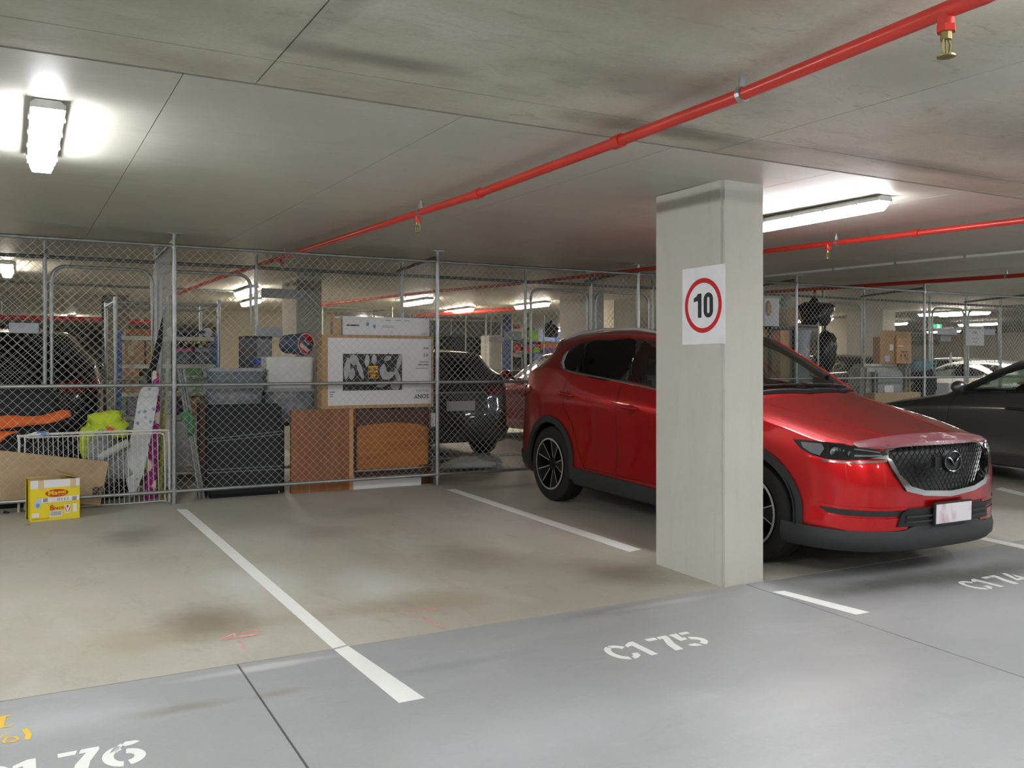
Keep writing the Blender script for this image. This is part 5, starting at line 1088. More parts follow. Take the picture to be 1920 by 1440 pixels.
# ---- plaques wired to fences
def plaque(x0, y0, x1, y1, Y, mat, label, txt=()):
    a = at_y(x0, y1, Y); b = at_y(x1, y0, Y); c = Vector(((a.x + b.x) / 2, Y, (at_y((x0 + x1) / 2, y0, Y).z + at_y((x0 + x1) / 2, y1, Y).z) / 2)); W = b.x - a.x; H = at_y((x0 + x1) / 2, y0, Y).z - at_y((x0 + x1) / 2, y1, Y).z
    t = thing('fence_plaque', label, 'plaque', c); MB().box((0, 0, 0), (W, .006, H)).build('plate_panel', mat, t, bevel=.003)
    for s_ in (-1, 1): MB().cyl((s_ * W * .42, -.006, H * .4), (s_ * W * .42, .012, H * .4), .004, 6).build('wire_tie', 'galv', t)
    for (s, dz, sz) in txt: text(s, sz * H, 'print_dark', t, frame((0, -.0045, dz * H), (1, 0, 0), (0, 0, 1)), ext=.0004)
    return t
gY = RY - .03
plaque(16, 605, 73, 625, gY, 'plaque', 'blank pale plaque on the fence in front of the black car'); plaque(485, 613, 530, 632, gY, 'plaque', 'blank pale plaque on the gate near the blue drum'); plaque(490, 542, 581, 560, RY + .5, 'plaque_grey', 'long blank grey plaque high up near the dark column face')
plaque(945, 622, 978, 638, gY, 'plaque_grey', 'blank grey plaque on the fence by the colourful goods'); plaque(1757, 616, 1795, 628, gY, 'plaque', 'white plaque under the green exit sign'); plaque(1764, 629, 1783, 640, RY + .4, 'plaque', 'small pale plaque below the white plaque'); plaque(1845, 617, 1866, 628, gY, 'plaque', 'narrow pale plaque beside the visitor notice'); plaque(917, 633, 946, 641, 14, 'notice', 'white strip sign far behind the dark hatchback')
plaque(1811, 611, 1845, 648, RY - .05, 'notice', 'white printed visitor parking notice fixed to the gate', (('VISITOR PARKING', .38, .12), ('ONLY', .16, .14)))
nt = [o for o in bpy.data.objects if o.get('label', '').startswith('white printed visitor')][0]
for dz, w_ in ((-.16, .13), (-.38, .09)): MB().box((0, -.004, dz * .3), (w_ * 1.6, .001, .012)).build('print_line', 'print_grey', nt)
t = thing('exit_sign', 'lit green exit sign with a white figure hung in the distance', 'sign', at_y(1758, 609, 18)); MB().box((0, 0, 0), (.36, .05, .20)).build('sign_box', 'exit_green', t, bevel=.01)
m = MB(); M = frame((0, -.028, 0), (1, 0, 0), (0, 0, 1)); MB().prism([(-.05, -.1), (.06, -.1), (.06, .1), (-.05, .1)], M, .002).build('door_panel', 'exit_white', t); MB().prism([(-.03, -.07), (0, -.02), (.03, -.06), (.05, -.05), (.02, .02), (.04, .05), (-.02, .06), (-.05, .02), (-.02, .01)], frame((0, -.031, 0), (1, 0, 0), (0, 0, 1)), .002).build('running_figure', 'exit_green', t); MB().cyl((0, 0, .1), (0, 0, ceil_z(18) - t.location.z), .01, 6).build('drop_rod', 'white_steel', t)

# ---- television cage
YT = 8.86; fz = floor_z(YT)
zp = at_y(600, 768.5, YT).z
t = boxpx('veneer_board', 'tall brown wood veneer panel standing under the television carton', 'panel', 546, 768, 655, 925, YT, .05, 'wood_brown', .003, fz, None, 'veneer_face'); W, H = t['W'], t['H']; [t.__delitem__(k) for k in ('W', 'H')]
MB().bb(W / 2, W / 2 + .045, 0, .05, 0, H).build('raw_edge', 'wood_raw', t, bevel=.002); MB().bb(-W / 2 + .18, -W / 2 + .186, -.0008, 0, 0, .09).build('veneer_seam', 'wood_raw', t)
t = boxpx('headboard', 'orange brown bed headboard with a black frame behind the fence', 'headboard', 668, 768, 808, 905, YT + .06, .05, 'wood_dark', .003, fz, None, 'back_board'); W, H = t['W'], t['H']; [t.__delitem__(k) for k in ('W', 'H')]
Lh = lambda x, y, dy: at_y(x, y, YT + .05 + dy) - t.location
P = [Lh(x, y, 0) for x, y in ((669, 800), (703, 795), (745, 792), (785, 795), (805, 803), (806, 840), (804, 876), (735, 878), (667, 882))]
n = len(P); MB().add(P + [p + Vector((0, .03, 0)) for p in P], [tuple(range(n)), tuple(range(2 * n - 1, n - 1, -1))] + [(i, (i + 1) % n, (i + 1) % n + n, i + n) for i in range(n)]).build('curved_panel', 'wood_orange', t, bevel=.004)
P = [Lh(664, 768, .02), Lh(800, 768, .02), Lh(800, 800, .02), Lh(664, 800, .02)]; MB().add(P + [p + Vector((0, .02, 0)) for p in P], [(0, 1, 2, 3), (7, 6, 5, 4), (0, 4, 5, 1), (1, 5, 6, 2), (2, 6, 7, 3), (3, 7, 4, 0)]).build('top_rail', 'wood_brown', t)
for a, b in (((664, 800), (665, 884)), ((807, 803), (806, 884))): MB().cyl(Lh(*a, -.02), Lh(*b, -.02), .02, 8).build('upright', 'black', t)
MB().cyl(Lh(664, 884, -.03), Lh(790, 877, -.03), .012, 8).build('cross_bar', 'tube_grey', t); MB().cyl(Lh(808, 884, 0), Lh(808, 912, 0), .02, 8).build('leg', 'wood_dark', t); MB().bb(.28, .38, -.035, -.028, .20, .212).build('name_badge', 'black', t)
o = boxpx('white_board', 'low white board on the floor under the headboard', 'board', 663, 893, 790, 914, YT - .02, .05, 'box_white', .004, fz); 
# television carton, stood upside down
t = boxpx('television_carton', 'upside down television carton printed with flowers on the timber panels', 'box', 603, 629, 813, 767, YT + .01, .17, 'cardboard', .004, zp + .004, None, 'carton_body'); W, H = t['W'], t['H']; [t.__delitem__(k) for k in ('W', 'H')]
MB().bb(-W / 2 + .065, W / 2 - .03, -.0012, 0, .035, H - .03).build('white_print', 'box_white', t)
def fl_(x, z, y=-.002): return frame((x, y, z), (1, 0, 0), (0, 0, 1))
px0, px1, pz0, pz1 = -W / 2 + .18 * W, -W / 2 + .705 * W, .245 * H, .745 * H
MB().bb(px0, px1, -.0022, -.0012, pz0, pz1).build('screen_picture', 'print_dark', t)
plain('petal', '#a9abae', .6, var=.35, scale=9); rnd = random.Random(5)
def petal(cx, cz, ln, wd, a):
    c, s = math.cos(a), math.sin(a); poly = [(0, 0), (.25, .42), (.55, .5), (.85, .3), (1, 0), (.85, -.3), (.55, -.5), (.25, -.42)]
    pts = [(cx + (u - .5) * ln * c - v * wd * s, cz + (u - .5) * ln * s + v * wd * c) for u, v in poly]; pts = [(min(max(x, px0 + .003), px1 - .003), min(max(z, pz0 + .003), pz1 - .003)) for x, z in smooth_poly(pts, 2)]
    petal.k += 1; MB().prism(pts, fl_(0, 0, -.0024 - .0001 * petal.k), .0001).build('petal_print', 'petal', t)
petal.k = 0
pw, ph = px1 - px0, pz1 - pz0
for u, v, l, w_, a in ((.07, .60, .5, .13, 1.45), (.18, .84, .22, .22, .2), (.15, .45, .28, .12, 1.4), (.28, .58, .5, .10, 1.9), (.40, .82, .3, .10, 1.5), (.52, .85, .25, .11, 1.6), (.67, .55, .3, .14, 1.4), (.77, .40, .35, .13, .45), (.92, .40, .4, .10, 1.9), (.95, .80, .4, .10, 1.3), (.75, .88, .2, .1, .4), (.88, .12, .24, .22, .3), (.65, .14, .3, .08, .2), (.70, .42, .2, .2, 1.0)): petal(px0 + u * pw, pz0 + v * ph, l * ph * 1.2, w_ * pw * .8, a)
hx = px0 + .50 * pw; hz = pz0 + .50 * ph; MB().bb(hx - .055, hx + .055, -.0055, -.0045, hz - .065, hz + .065).build('hdr_badge', 'print_gold', t); MB().bb(hx - .05, hx + .05, -.006, -.0055, hz - .058, hz - .004).build('badge_block', 'print_dark', t)
def up(body, size, x, z, mat='print_dark', bold=0, align='CENTER'): return text(body, size, mat, t, frame((x, -.0066, z), (-1, 0, 0), (0, 0, -1)), bold=bold, align=align, ext=.0003)
up('HDR', .055, hx, hz + .030, 'print_dark', .001); up('4K', .058, hx, hz - .032, 'print_gold', .002)
xr = W / 2 - .06
def upr(body, size, z, mat='print_dark', bold=0): return text(body, size, mat, t, frame((xr, -.0026, z), (-1, 0, 0), (0, 0, -1)), bold=bold, align='LEFT', ext=.0003)
upr('SONY', .062, .155 * H, 'print_dark', .0015); upr('BRAVIA', .045, .235 * H, 'print_grey'); upr('49', .062, .74 * H, 'print_grey', .001); [MB().bb(xr - w_, xr, -.0026, -.0012, z * H, z * H + h_).build('print_line', 'print_grey', t) for w_, z, h_ in ((.06, .82, .018), (.11, .63, .012), (.12, .585, .018), (.15, .54, .010))]
for z in (.16, .19, .22): MB().bb(-W / 2 + .085, -W / 2 + .115 + .02 * (z > .2), -.0025, -.0012, z * H, z * H + .012).build('handling_mark', 'print_grey', t)
for x in (.30, .58): MB().bb(-W / 2 + x * W, -W / 2 + x * W + .006, -.0025, -.0012, pz1, pz1 + .018).build('stand_print', 'print_dark', t)
ztv = t.location.z + H
t = boxpx('white_carton', 'long white printed carton lying on top of the television carton', 'box', 643, 595, 805, 627, YT + .05, .12, 'box_white', .004, ztv + .003, None, 'carton_body'); W, H = t['W'], t['H']; [t.__delitem__(k) for k in ('W', 'H')]
MB().bb(-W * .46, -W * .32, -.0012, 0, H * .48, H * .56).build('print_patch', 'print_dark', t); blob = None
for x, w_, z, h_ in ((-.24, .03, .5, .2), (-.16, .025, .38, .2)): MB().bb(x * W, (x + w_) * W, -.0012, 0, z * H, (z + h_) * H).build('print_patch', 'print_blue', t)
MB().bb(-.06 * W, .08 * W, -.0012, 0, H * .42, H * .56).build('print_patch', 'plaque', t); text('SONY', .03, 'print_grey', t, frame((W * .44, -.002, H * .14), (-1, 0, 0), (0, 0, -1)), ext=.0003)
for x in (-.02, .1, .2): MB().bb(x * W, (x + .06) * W, -.0012, 0, H * .82, H * .86).build('print_line', 'print_grey', t)
MB().bb(-W / 2 - .10, -W / 2 - .01, 0.02, .11, 0, H * .9).build('end_flap', 'cardboard_pale', t)
carton('small_carton', 'small white carton with a dark label wedged by the fence post', 799, 775, 818, 800, YT + .10, .12, 'box_white', None, False, 'print_dark')
# dark folded mattress and board
t = boxpx('folded_mattress', 'black quilted folding mattress strapped and stood on end', 'mattress', 389, 758, 530, 935, YT + .02, .16, 'navy_cloth', .035, floor_z(YT + .02), None, 'mattress_body'); W, H = t['W'], t['H']; [t.__delitem__(k) for k in ('W', 'H')]
for za, zb in ((.60, .66), (.275, .275)):
    for dz in (0, .03): MB().add([(-W / 2 - .002, -.004, za * H + dz), (W / 2 + .002, -.004, zb * H + dz), (W / 2 + .002, -.004, zb * H + dz + .006), (-W / 2 - .002, -.004, za * H + dz + .006), (-W / 2 - .002, .002, za * H + dz), (W / 2 + .002, .002, zb * H + dz), (W / 2 + .002, .002, zb * H + dz + .006), (-W / 2 - .002, .002, za * H + dz + .006)], [(0, 1, 2, 3), (7, 6, 5, 4), (0, 4, 5, 1), (1, 5, 6, 2), (2, 6, 7, 3), (3, 7, 4, 0)]).build('strap', 'tube_grey', t)
zm = t.location.z + H
boxpx('dark_board', 'dark brown board standing beside the folding mattress', 'board', 376, 756, 388, 915, YT + .14, .20, 'wood_dark', .003, floor_z(9))
tub('lower flat clear tub holding yellow streaked goods on the mattress', 388, 722, 495, 752, YT + .03, .30, 'clear_plastic', 'tub_grey', zm + .004, 'mixed_goods'); z2 = zm + (at_y(440, 722, YT).z - at_y(440, 752, YT).z) + .01
tub('upper flat clear tub with a grey lid on the mattress stack', 390, 690, 497, 719, YT + .03, .30, 'clear_plastic', 'tub_grey', z2 + .02, 'tub_grey')
# table with tubs
zt = at_y(545, 793, 9.0).z; t = thing('side_table', 'black side table standing between the mattress and the timber panel', 'table', (at_y(545, 800, 9.0).x, 9.0, floor_z(9.0))); xa = at_y(498, 800, 9.0).x - t.location.x; xb = at_y(596, 800, 9.0).x - t.location.x; hz = zt - t.location.z
MB().bb(xa, xb, 0, .45, hz - .03, hz).build('table_top', 'black', t, bevel=.004)
for x in (xa + .17, xb - .03):
    for y in (.03, .42): MB().bb(x - .02, x + .02, y - .02, y + .02, 0, hz - .03).build('leg', 'black', t)
tub('large clear tub of mixed clothes on the black side table', 497, 728, 592, 790, 9.0, .42, 'clear_plastic', 'tub_grey', zt + .003, 'mixed_goods'); z2 = zt + at_y(545, 728, 9.0).z - at_y(545, 790, 9.0).z + .012
tub('large white plastic tub stacked on the clear clothes tub', 499, 669, 590, 722, 9.0, .40, 'tub_white', 'tub_white', z2); z3 = at_y(545, 669, 9.0).z + .0
# blue drum on its side
a = at_y(536, 645, 9.32); b = at_y(573, 645, 9.06); t = thing('drum_tub', 'blue round tub lying on its side with a red and blue label', 'tub', (a + b) / 2); dr = (b - a).normalized(); Lh = (b - a).length; M = frame((0, 0, 0), dr.cross(Vector((0, 0, 1))), (0, 0, 1)); R = .115
Mz = Matrix.Translation((0, 0, 0)) @ dr.to_track_quat('Z', 'Y').to_matrix().to_4x4()
MB().lathe([(0, -Lh / 2), (R * .82, -Lh / 2), (R * .86, -Lh / 2 + .02), (R * .95, Lh / 2 - .05), (R * 1.03, Lh / 2 - .045), (R * 1.03, Lh / 2), (R * .95, Lh / 2 + .006), (0, Lh / 2 + .006)], 32, Mz).build('drum_body', 'drum_blue', t, True)
xa_ = Vector((dr.y, -dr.x, 0)).normalized(); xa_ = -xa_ if xa_.x < 0 else xa_; Mf = frame(dr * (Lh / 2 + .008), xa_, (0, 0, 1)); f2 = lambda k: Matrix.Translation(dr * .0012 * k) @ Mf
def disc(r, mat, k, name, a0=0, a1=360): MB().flat(ellipse(0, 0, r, r, 36, a0, a1), f2(k)).build(name, mat, t)
disc(R * .95, 'box_white', 0, 'label_rim'); disc(R * .90, 'sign_red', 1, 'label_disc'); 
for k, (z0, z1, mat) in enumerate(((-.02, .05, 'drum_blue'),)):
    ang_ = math.radians(-32); c, s = math.cos(ang_), math.sin(ang_); pts = [(x * c - y * s, x * s + y * c) for x, y in ((-R * .88, -.025), (R * .88, -.025), (R * .80, .045), (-R * .80, .045))]; MB().flat(pts, f2(2)).build('label_band', mat, t)
MB().flat([(x * math.cos(-.56) - y * math.sin(-.56), x * math.sin(-.56) + y * math.cos(-.56)) for x, y in ((-.06, -.07), (.055, -.07), (.065, -.03), (-.07, -.03))], f2(3)).build('label_lettering', 'mixed_goods', t)
MB().flat([(x * math.cos(-.56) - y * math.sin(-.56), x * math.sin(-.56) + y * math.cos(-.56)) for x, y in ((-.045, .008), (.04, .008), (.04, .024), (-.045, .024))], f2(3)).build('label_lettering', 'plaque', t)
zz = t.location.z
t = boxpx('speaker_cabinet', 'grey loudspeaker cabinet with a black top standing behind the tubs', 'speaker', 459, 631, 510, 692, 9.52, .30, 'speaker_grey', .008, None, None, 'cabinet'); W, H = t['W'], t['H']; [t.__delitem__(k) for k in ('W', 'H')]
MB().bb(-W / 2, W / 2, -.005, .30, H - .015, H + .005).build('top_edge', 'black', t); MB().bb(-W * .05, W * .47, -.006, 0, .02, H - .03).build('grille_cloth', 'print_grey', t)
zc = t.location.z; k_ = MB().bb(-W / 2, W / 2, 0, .3, 0, 0); t2 = thing('plinth_crate', 'grey plastic crate carrying the loudspeaker behind the tubs', 'crate', (t.location.x, 9.52, floor_z(9.52))); MB().bb(-W / 2 - .02, W / 2 + .02, .0, .32, 0, zc - floor_z(9.52) - .003).build('crate_body', 'tub_grey', t2, bevel=.01); MB().bb(-W / 2 - .03, W / 2 + .03, -.01, .33, zc - floor_z(9.52) - .06, zc - floor_z(9.52) - .004).build('crate_rim', 'tub_grey', t2, bevel=.004)
bag('blue_bag', 'small blue plastic bag tucked behind the flat clear tubs', 'bag', 486, 679, 9.22, .06, .04, .035, 'c_blue', 4, .4)
# pole bundle
t = thing('pole_bundle', 'bundle of grey tent poles bound with green tape leaning by the post', 'pole bundle', at_y(381, 938, 8.93)); P0 = t.location.copy()
for i, (xa, xb, dy) in enumerate(((333, 376, 0), (339, 380, .02), (344, 383, .0), (336, 379, .045))): MB().cyl(at_y(xa, 692, 9.05 + dy) - P0, at_y(xb, 938, 8.93 + dy) - P0, .014, 8).build('tent_pole', 'tube_grey' if i != 1 else 'galv', t, True)
a = at_y(347, 772, 9.01) - P0; b = at_y(351, 790, 9.0) - P0; MB().tube([a, b], .05, 10).build('tape_wrap', 'tie_green', t); blob_mesh('tape_tail', at_y(357, 800, 8.97) - P0, (.03, .02, .11), 'tie_green', t, 3, .4)

# ---- blue and cream shelving beyond the rear fence
YS = 10.32; xa = at_y(224, 700, YS).x; xb = at_y(404, 700, YS).x; fz = floor_z(YS); zt = at_y(310, 624, YS).z
t = thing('shelving_unit', 'blue and cream boltless shelving loaded with cartons and tubs', 'shelf', ((xa + xb) / 2, YS, fz)); hw = (xb - xa) / 2
for sx in (-1, 1):
    for y in (0, .42): MB().bb(sx * hw - .02, sx * hw + .02, y - .02, y + .02, 0, zt - fz).build('upright', 'shelf_blue', t)
SH = [at_y(310, y, YS).z for y in (631, 683, 735, 779)] + [fz + .12]
for z in SH: MB().bb(-hw + .02, hw - .02, -.03, .45, z - fz - .045, z - fz).build('shelf_board', 'shelf_cream', t, bevel=.003)
def on_sh(i): return SH[i] + .003
gS = 'cartons on the blue shelving'
carton('shelf_carton', 'brown carton with a pale label on the upper blue shelf', 234, 637, 271, 676, YS - .01, .3, 'cardboard', on_sh(1), True, 'tape', gS); carton('shelf_carton', 'narrow brown carton beside the labelled carton on the upper blue shelf', 273, 634, 296, 676, YS + .02, .3, 'cardboard', on_sh(1), True, None, gS)
carton('shelf_carton', 'orange brown carton on the second blue shelf', 234, 687, 261, 728, YS, .28, 'wood_raw', on_sh(2), True, None, gS); carton('shelf_carton', 'grey carton beside the white parcel on the second blue shelf', 262, 707, 279, 728, YS, .2, 'cardboard_pale', on_sh(2), True, None, gS)
tub('small tub of pale rolls on the upper blue shelf', 331, 653, 362, 677, YS, .3, 'clear_plastic', 'c_pink', on_sh(1), 'straw'); tub('small tub of white cloths on the upper blue shelf', 366, 653, 399, 677, YS, .3, 'clear_plastic', 'tub_grey', on_sh(1), 'tub_white')
bag('folded_throw', 'folded black and yellow speckled throw on the shelf tubs', 'throw', 365, 642, YS + .12, .27, .12, .045, 'leopard', 6, .15)
bag('white_parcel', 'white paper parcel on the second blue shelf', 'parcel', 273, 693, YS + .1, .06, .06, .05, 'box_white', 5, .3, rest=on_sh(2) + .06)
carton('shelf_carton', 'green and white printed carton on the second blue shelf', 342, 704, 384, 732, YS, .28, 'green_print', on_sh(2), False, None, gS); carton('shelf_carton', 'flat green printed carton lying under the leopard print throw', 340, 688, 380, 703, YS + .01, .26, 'green_box', None, False, None, gS)
bag('soft_bag', 'purple soft bag on the third blue shelf', 'bag', 325, 760, YS + .15, .13, .13, .09, 'purple', 4, .2, rest=on_sh(3)); carton('shelf_carton', 'brown carton on the third blue shelf by the pole bundle', 352, 746, 388, 775, YS, .25, 'wood_raw', on_sh(3), True, None, gS); carton('shelf_carton', 'grey carton on the third blue shelf behind the floral board', 240, 742, 268, 775, YS, .25, 'tub_grey', on_sh(3), False, None, gS)
carton('shelf_carton', 'wide white carton at the foot of the blue shelving', 326, 790, 374, 885, YS + .02, .3, 'box_white', on_sh(4), False, None, gS); carton('shelf_carton', 'grey white carton at the foot of the shelving with an orange mark', 240, 786, 266, 890, YS + .02, .3, 'white_cloth', on_sh(4), False, 'orange_cloth', gS)
t = thing('scooter_deck', 'dark blue riding toy with white wheels on top of the shelving', 'scooter', at_y(358, 621, YS + .1)); t.location.z = SH[0] + .06; MB().box((0, .08, .0), (.34, .12, .035)).build('deck', 'c_navy', t, bevel=.012)
for x in (-.19, .19): M = Matrix.Translation((x, .08, -.005)) @ Matrix.Rotation(math.pi / 2, 4, 'X'); MB().lathe([(0, -.03), (.05, -.03), (.055, 0), (.05, .03), (0, .03)], 16, M).build('wheel', 'box_white', t, True)
o = boxpx('timber_plank', 'orange wooden plank lying on top of the shelving', 'plank', 236, 617, 292, 625, YS + .1, .25, 'wood_orange', .004, SH[0] + .003)

# ---- things on the ground behind the rear fence, in front of the dark hatchback
p = at_y(880, 845, 9.62); t = thing('dust_sheet', 'crumpled white plastic sheet on the floor near the dark hatchback', 'sheet', (p.x, 9.62, floor_z(9.62) + .03)); blob_mesh('sheet_heap', (0, 0, .05), (.36, .16, .10), 'white_cloth', t, 11, .4, 4, -.3); blob_mesh('sheet_fold', (.22, -.03, .06), (.16, .12, .09), 'wrap_grey', t, 7, .4, 3, -.3)

# ---- right hand cages
YK = 9.30; xa = at_y(1443, 650, YK).x; xb = at_y(1534, 650, YK).x; fz = floor_z(YK); zs = at_y(1480, 612.5, YK).z
t = thing('black_rack', 'black metal rack with a timber inset beyond the red windscreen', 'rack', (xa, YK, fz)); xm = at_y(1489, 650, YK).x
for x in (0, xm - xa):
    for y in (0, .4): MB().bb(x - .02, x + .02, y - .02, y + .02, 0, zs - fz).build('upright', 'black', t)
for z in (zs - fz, .9, .45): MB().bb(-.02, xm - xa + .02, -.02, .42, z - .04, z).build('shelf_board', 'black', t)
MB().bb(xm - xa - .22, xm - xa - .03, .05, .38, .905, zs - fz - .05).build('timber_inset', 'wood_raw', t)
t = thing('steel_frame_rack', 'pale steel tube rack holding the grey bin', 'rack', (xm + .05, YK, fz)); w_ = xb - xm - .05; z4 = at_y(1512, 610, YK).z - fz
for x in (0, w_):
    for y in (0, .4): MB().cyl((x, y, 0), (x, y, z4 + .05), .015, 8).build('upright', 'galv', t)
for z in (z4, z4 - .05): MB().cyl((0, 0, z), (w_, 0, z), .013, 8).build('cross_bar', 'galv', t); MB().cyl((0, .4, z), (w_, .4, z), .013, 8).build('cross_bar', 'galv', t)
MB().bb(0, w_, 0, .4, z4 - .012, z4).build('shelf_board', 'galv', t); MB().bb(0, w_, 0, .4, .62, .64).build('shelf_board', 'galv', t)
t = thing('plastic_bin', 'tall translucent grey bin inside the steel tube rack', 'bin', (xm + .05 + w_ / 2, YK + .2, fz + .642)); hb = z4 - .08 - .642; MB().lathe([(0, 0), (w_ * .36, 0), (w_ * .44, hb), (w_ * .46, hb), (w_ * .46, hb - .03), (w_ * .47, hb - .03)], 24).build('bin_body', 'tub_grey', t, True); MB().lathe([(0, hb + .012), (w_ * .45, hb + .01), (w_ * .45, hb - .005)], 24).build('bin_lid', 'tub_grey', t, True)
bag('rubbish_bag', 'big knotted black bag on top of the steel tube rack', 'bag', 1524, 594, YK + .2, .36, .22, .20, 'bag_black', 21, .35, rest=fz + z4 + .01)
bag('rubbish_bag', 'tall shiny black bag standing against the steel tube rack', 'bag', 1546, 665, YK + .12, .13, .18, .38, 'bag_black', 17, .25)
boxpx('canvas_board', 'white panel with a straw hat print on the black rack', 'panel', 1433, 559, 1461, 611, YK + .1, .04, 'notice', .004, zs + .004); p = at_y(1441, 578, YK + .09); t = thing('straw_hat', 'straw coloured oval mat hung on the white panel', 'mat', p); MB().prism(ellipse(0, 0, .045, .11, 20), frame((0, 0, 0), (1, 0, 0), (0, 0, 1)), .01).build('mat_face', 'cardboard', t); MB().prism(ellipse(0, .01, .03, .08, 20), frame((0, -.006, 0), (1, 0, 0), (0, 0, 1)), .008).build('mat_ring', 'wood_raw', t)
p = at_y(1478, 597, YK + .12); t = thing('wicker_basket', 'grey woven round basket with a tall neck on the black rack', 'basket', (p.x, p.y, p.z)); M = Matrix.Rotation(math.pi / 2, 4, 'X')
MB().lathe([(0, -.09), (.12, -.09), (.16, -.05), (.16, .05), (.12, .09), (0, .09)], 24, M).build('basket_drum', 'straw', t, True)
for r in (.14, .10, .06, .025): MB().tube([(r * math.cos(a), -.095, r * math.sin(a)) for a in [2 * math.pi * i / 20 for i in range(20)]], .010, 6, True).build('woven_coil', 'cardboard_pale', t, True)
MB().tube([(-.06, 0, .12), (-.07, .01, .22), (-.03, .01, .30), (.02, .01, .32)], [.07, .08, .07, .05], 10).build('basket_neck', 'wrap_grey', t, True)
# wrapped armchair with cartons on it
YA = 8.99; xa = at_y(1618, 735, YA).x; xb = at_y(1708, 735, YA).x; fz = floor_z(YA); t = thing('wrapped_armchair', 'armchair wrapped in grey plastic film under the brown cartons', 'armchair', ((xa + xb) / 2 - .05, YA, fz)); hw = (xb - xa) / 2; z1 = at_y(1663, 682, YA).z - fz
MB().add([(-hw, 0, .1), (hw * .9, 0, .1), (hw, .1, z1), (-hw * .62, .1, z1), (-hw, .5, .1), (hw * .9, .5, .1), (hw, .4, z1), (-hw * .62, .4, z1)], [(0, 1, 2, 3), (7, 6, 5, 4), (0, 4, 5, 1), (1, 5, 6, 2), (2, 6, 7, 3), (3, 7, 4, 0)]).build('wrapped_back', 'wrap_grey', t, bevel=.06, seg=3)
MB().bb(-hw * .4, hw * .75, -.02, .06, .2, z1 - .10).build('seat_cushion', 'plaque_grey', t, bevel=.03); MB().bb(hw * .80, hw * 1.0, -.06, .45, .1, z1 - .02).build('arm', 'wrap_grey', t, bevel=.04); MB().bb(-hw, -hw * .82, -.06, .45, .1, z1 * .6).build('arm', 'wrap_grey', t, bevel=.04)
MB().box((hw * .1, -.025, at_y(1666, 730, YA).z - fz), (.20, .004, .12)).build('paper_label', 'box_white', t)
for x in (-hw * .8, hw * .75):
    for y in (.05, .42): MB().cyl((x, y, 0), (x, y, .11), .025, 8).build('leg', 'wood_dark', t)
def moving(x0, y0, x1, y1, Y, lab, mat, extra):
    t = boxpx('moving_carton', lab, 'box', x0, y0, x1, y1, Y, .13, mat, .004, fz + z1 + .004, 'moving cartons', 'carton_body'); W, H = t['W'], t['H']; [t.__delitem__(k) for k in ('W', 'H')]; extra(t, W, H); return t
def ex1(t, W, H):
    MB().bb(W * .12, W * .36, -.002, 0, H * .50, H * .72).build('shipping_label', 'box_white', t); MB().bb(-W * .18, W * .12, -.002, 0, H * .08, H * .30).build('shipping_label', 'plaque', t); MB().add([(-W / 2, 0, H), (W / 2, 0, H), (W * .5, -.02, H + .10), (-W * .47, -.02, H + .10)], [(0, 1, 2, 3)]).build('open_flap', 'cardboard', t)
def ex2(t, W, H):
    MB().bb(-W * .40, -W * .05, -.002, 0, H * .66, H * .71).build('shipping_label', 'box_white', t); MB().bb(-W * .22, W * .30, -.002, 0, H * .44, H * .48).build('brand_print', 'print_dark', t)
    M = lambda x: frame((x, -.002, H * .14), (1, 0, 0), (0, 0, 1)); MB().prism([(-.006, 0), (.006, 0), (.006, .06), (.018, .06), (0, .09), (-.018, .06), (-.006, .06)], M(-W * .2), .001).build('arrow_print', 'print_dark', t); MB().prism([(-.014, .09), (.014, .09), (.012, .045), (.003, .03), (.003, .008), (.014, .0), (-.014, .0), (-.003, .008), (-.003, .03), (-.012, .045)], M(.02), .001).build('goblet_print', 'print_dark', t); MB().prism(arc(0, .045, .02, .045, 40, 320, .008, 10), M(W * .25), .001).build('umbrella_print', 'print_dark', t)
    MB().add([(-W / 2, 0, H), (W / 2, 0, H), (W * .55, .03, H + .10), (-W * .42, .03, H + .10)], [(0, 1, 2, 3)]).build('open_flap', 'cardboard', t)
moving(1650, 632, 1679, 679, YA + .12, 'dark brown moving carton with two white labels on the wrapped armchair', 'cardboard', ex1); moving(1681, 634, 1709, 680, YA + .08, 'light brown moving carton with upright arrows on the wrapped armchair', 'wood_raw', ex2)
t = boxpx('flat_pack', 'long pale cardboard pack lying at the fence foot before the armchair', 'cardboard', 1640, 736, 1727, 760, 8.79, .16, 'cardboard_pale', .004, None, None, 'pack_body'); [t.__delitem__(k) for k in ('W', 'H')]; z_ = t.location.z
t2 = thing('tool_chest', 'dark chest carrying the long cardboard pack', 'chest', (t.location.x, 8.80, floor_z(8.80))); hh = z_ - floor_z(8.80) - .003; MB().bb(-.45, .42, 0, .15, 0, hh).build('chest_body', 'black_cloth', t2, bevel=.01); MB().bb(-.46, .43, -.008, .155, hh - .08, hh).build('chest_lid', 'black_plastic', t2, bevel=.006)
cloth_band('yellow_strap', 'yellow green webbing strap lying by the wrapped armchair', [(1690, 735), (1696, 726), (1702, 720), (1706, 716)], [(1694, 738), (1700, 731), (1707, 724), (1712, 718)], 9.0, 'tube_yellow')
t = thing('pram', 'folded blue and black pram between the armchair and the gate', 'pram', at_y(1728, 700, 9.35)); t.location.z = floor_z(9.35); zz = at_y(1724, 680, 9.35).z - t.location.z; blob_mesh('hood', (-.05, 0, zz - .05), (.20, .16, .12), 'c_teal', t, 3, .15); blob_mesh('seat', (.05, 0, zz - .35), (.24, .18, .28), 'black_cloth', t, 5, .2)
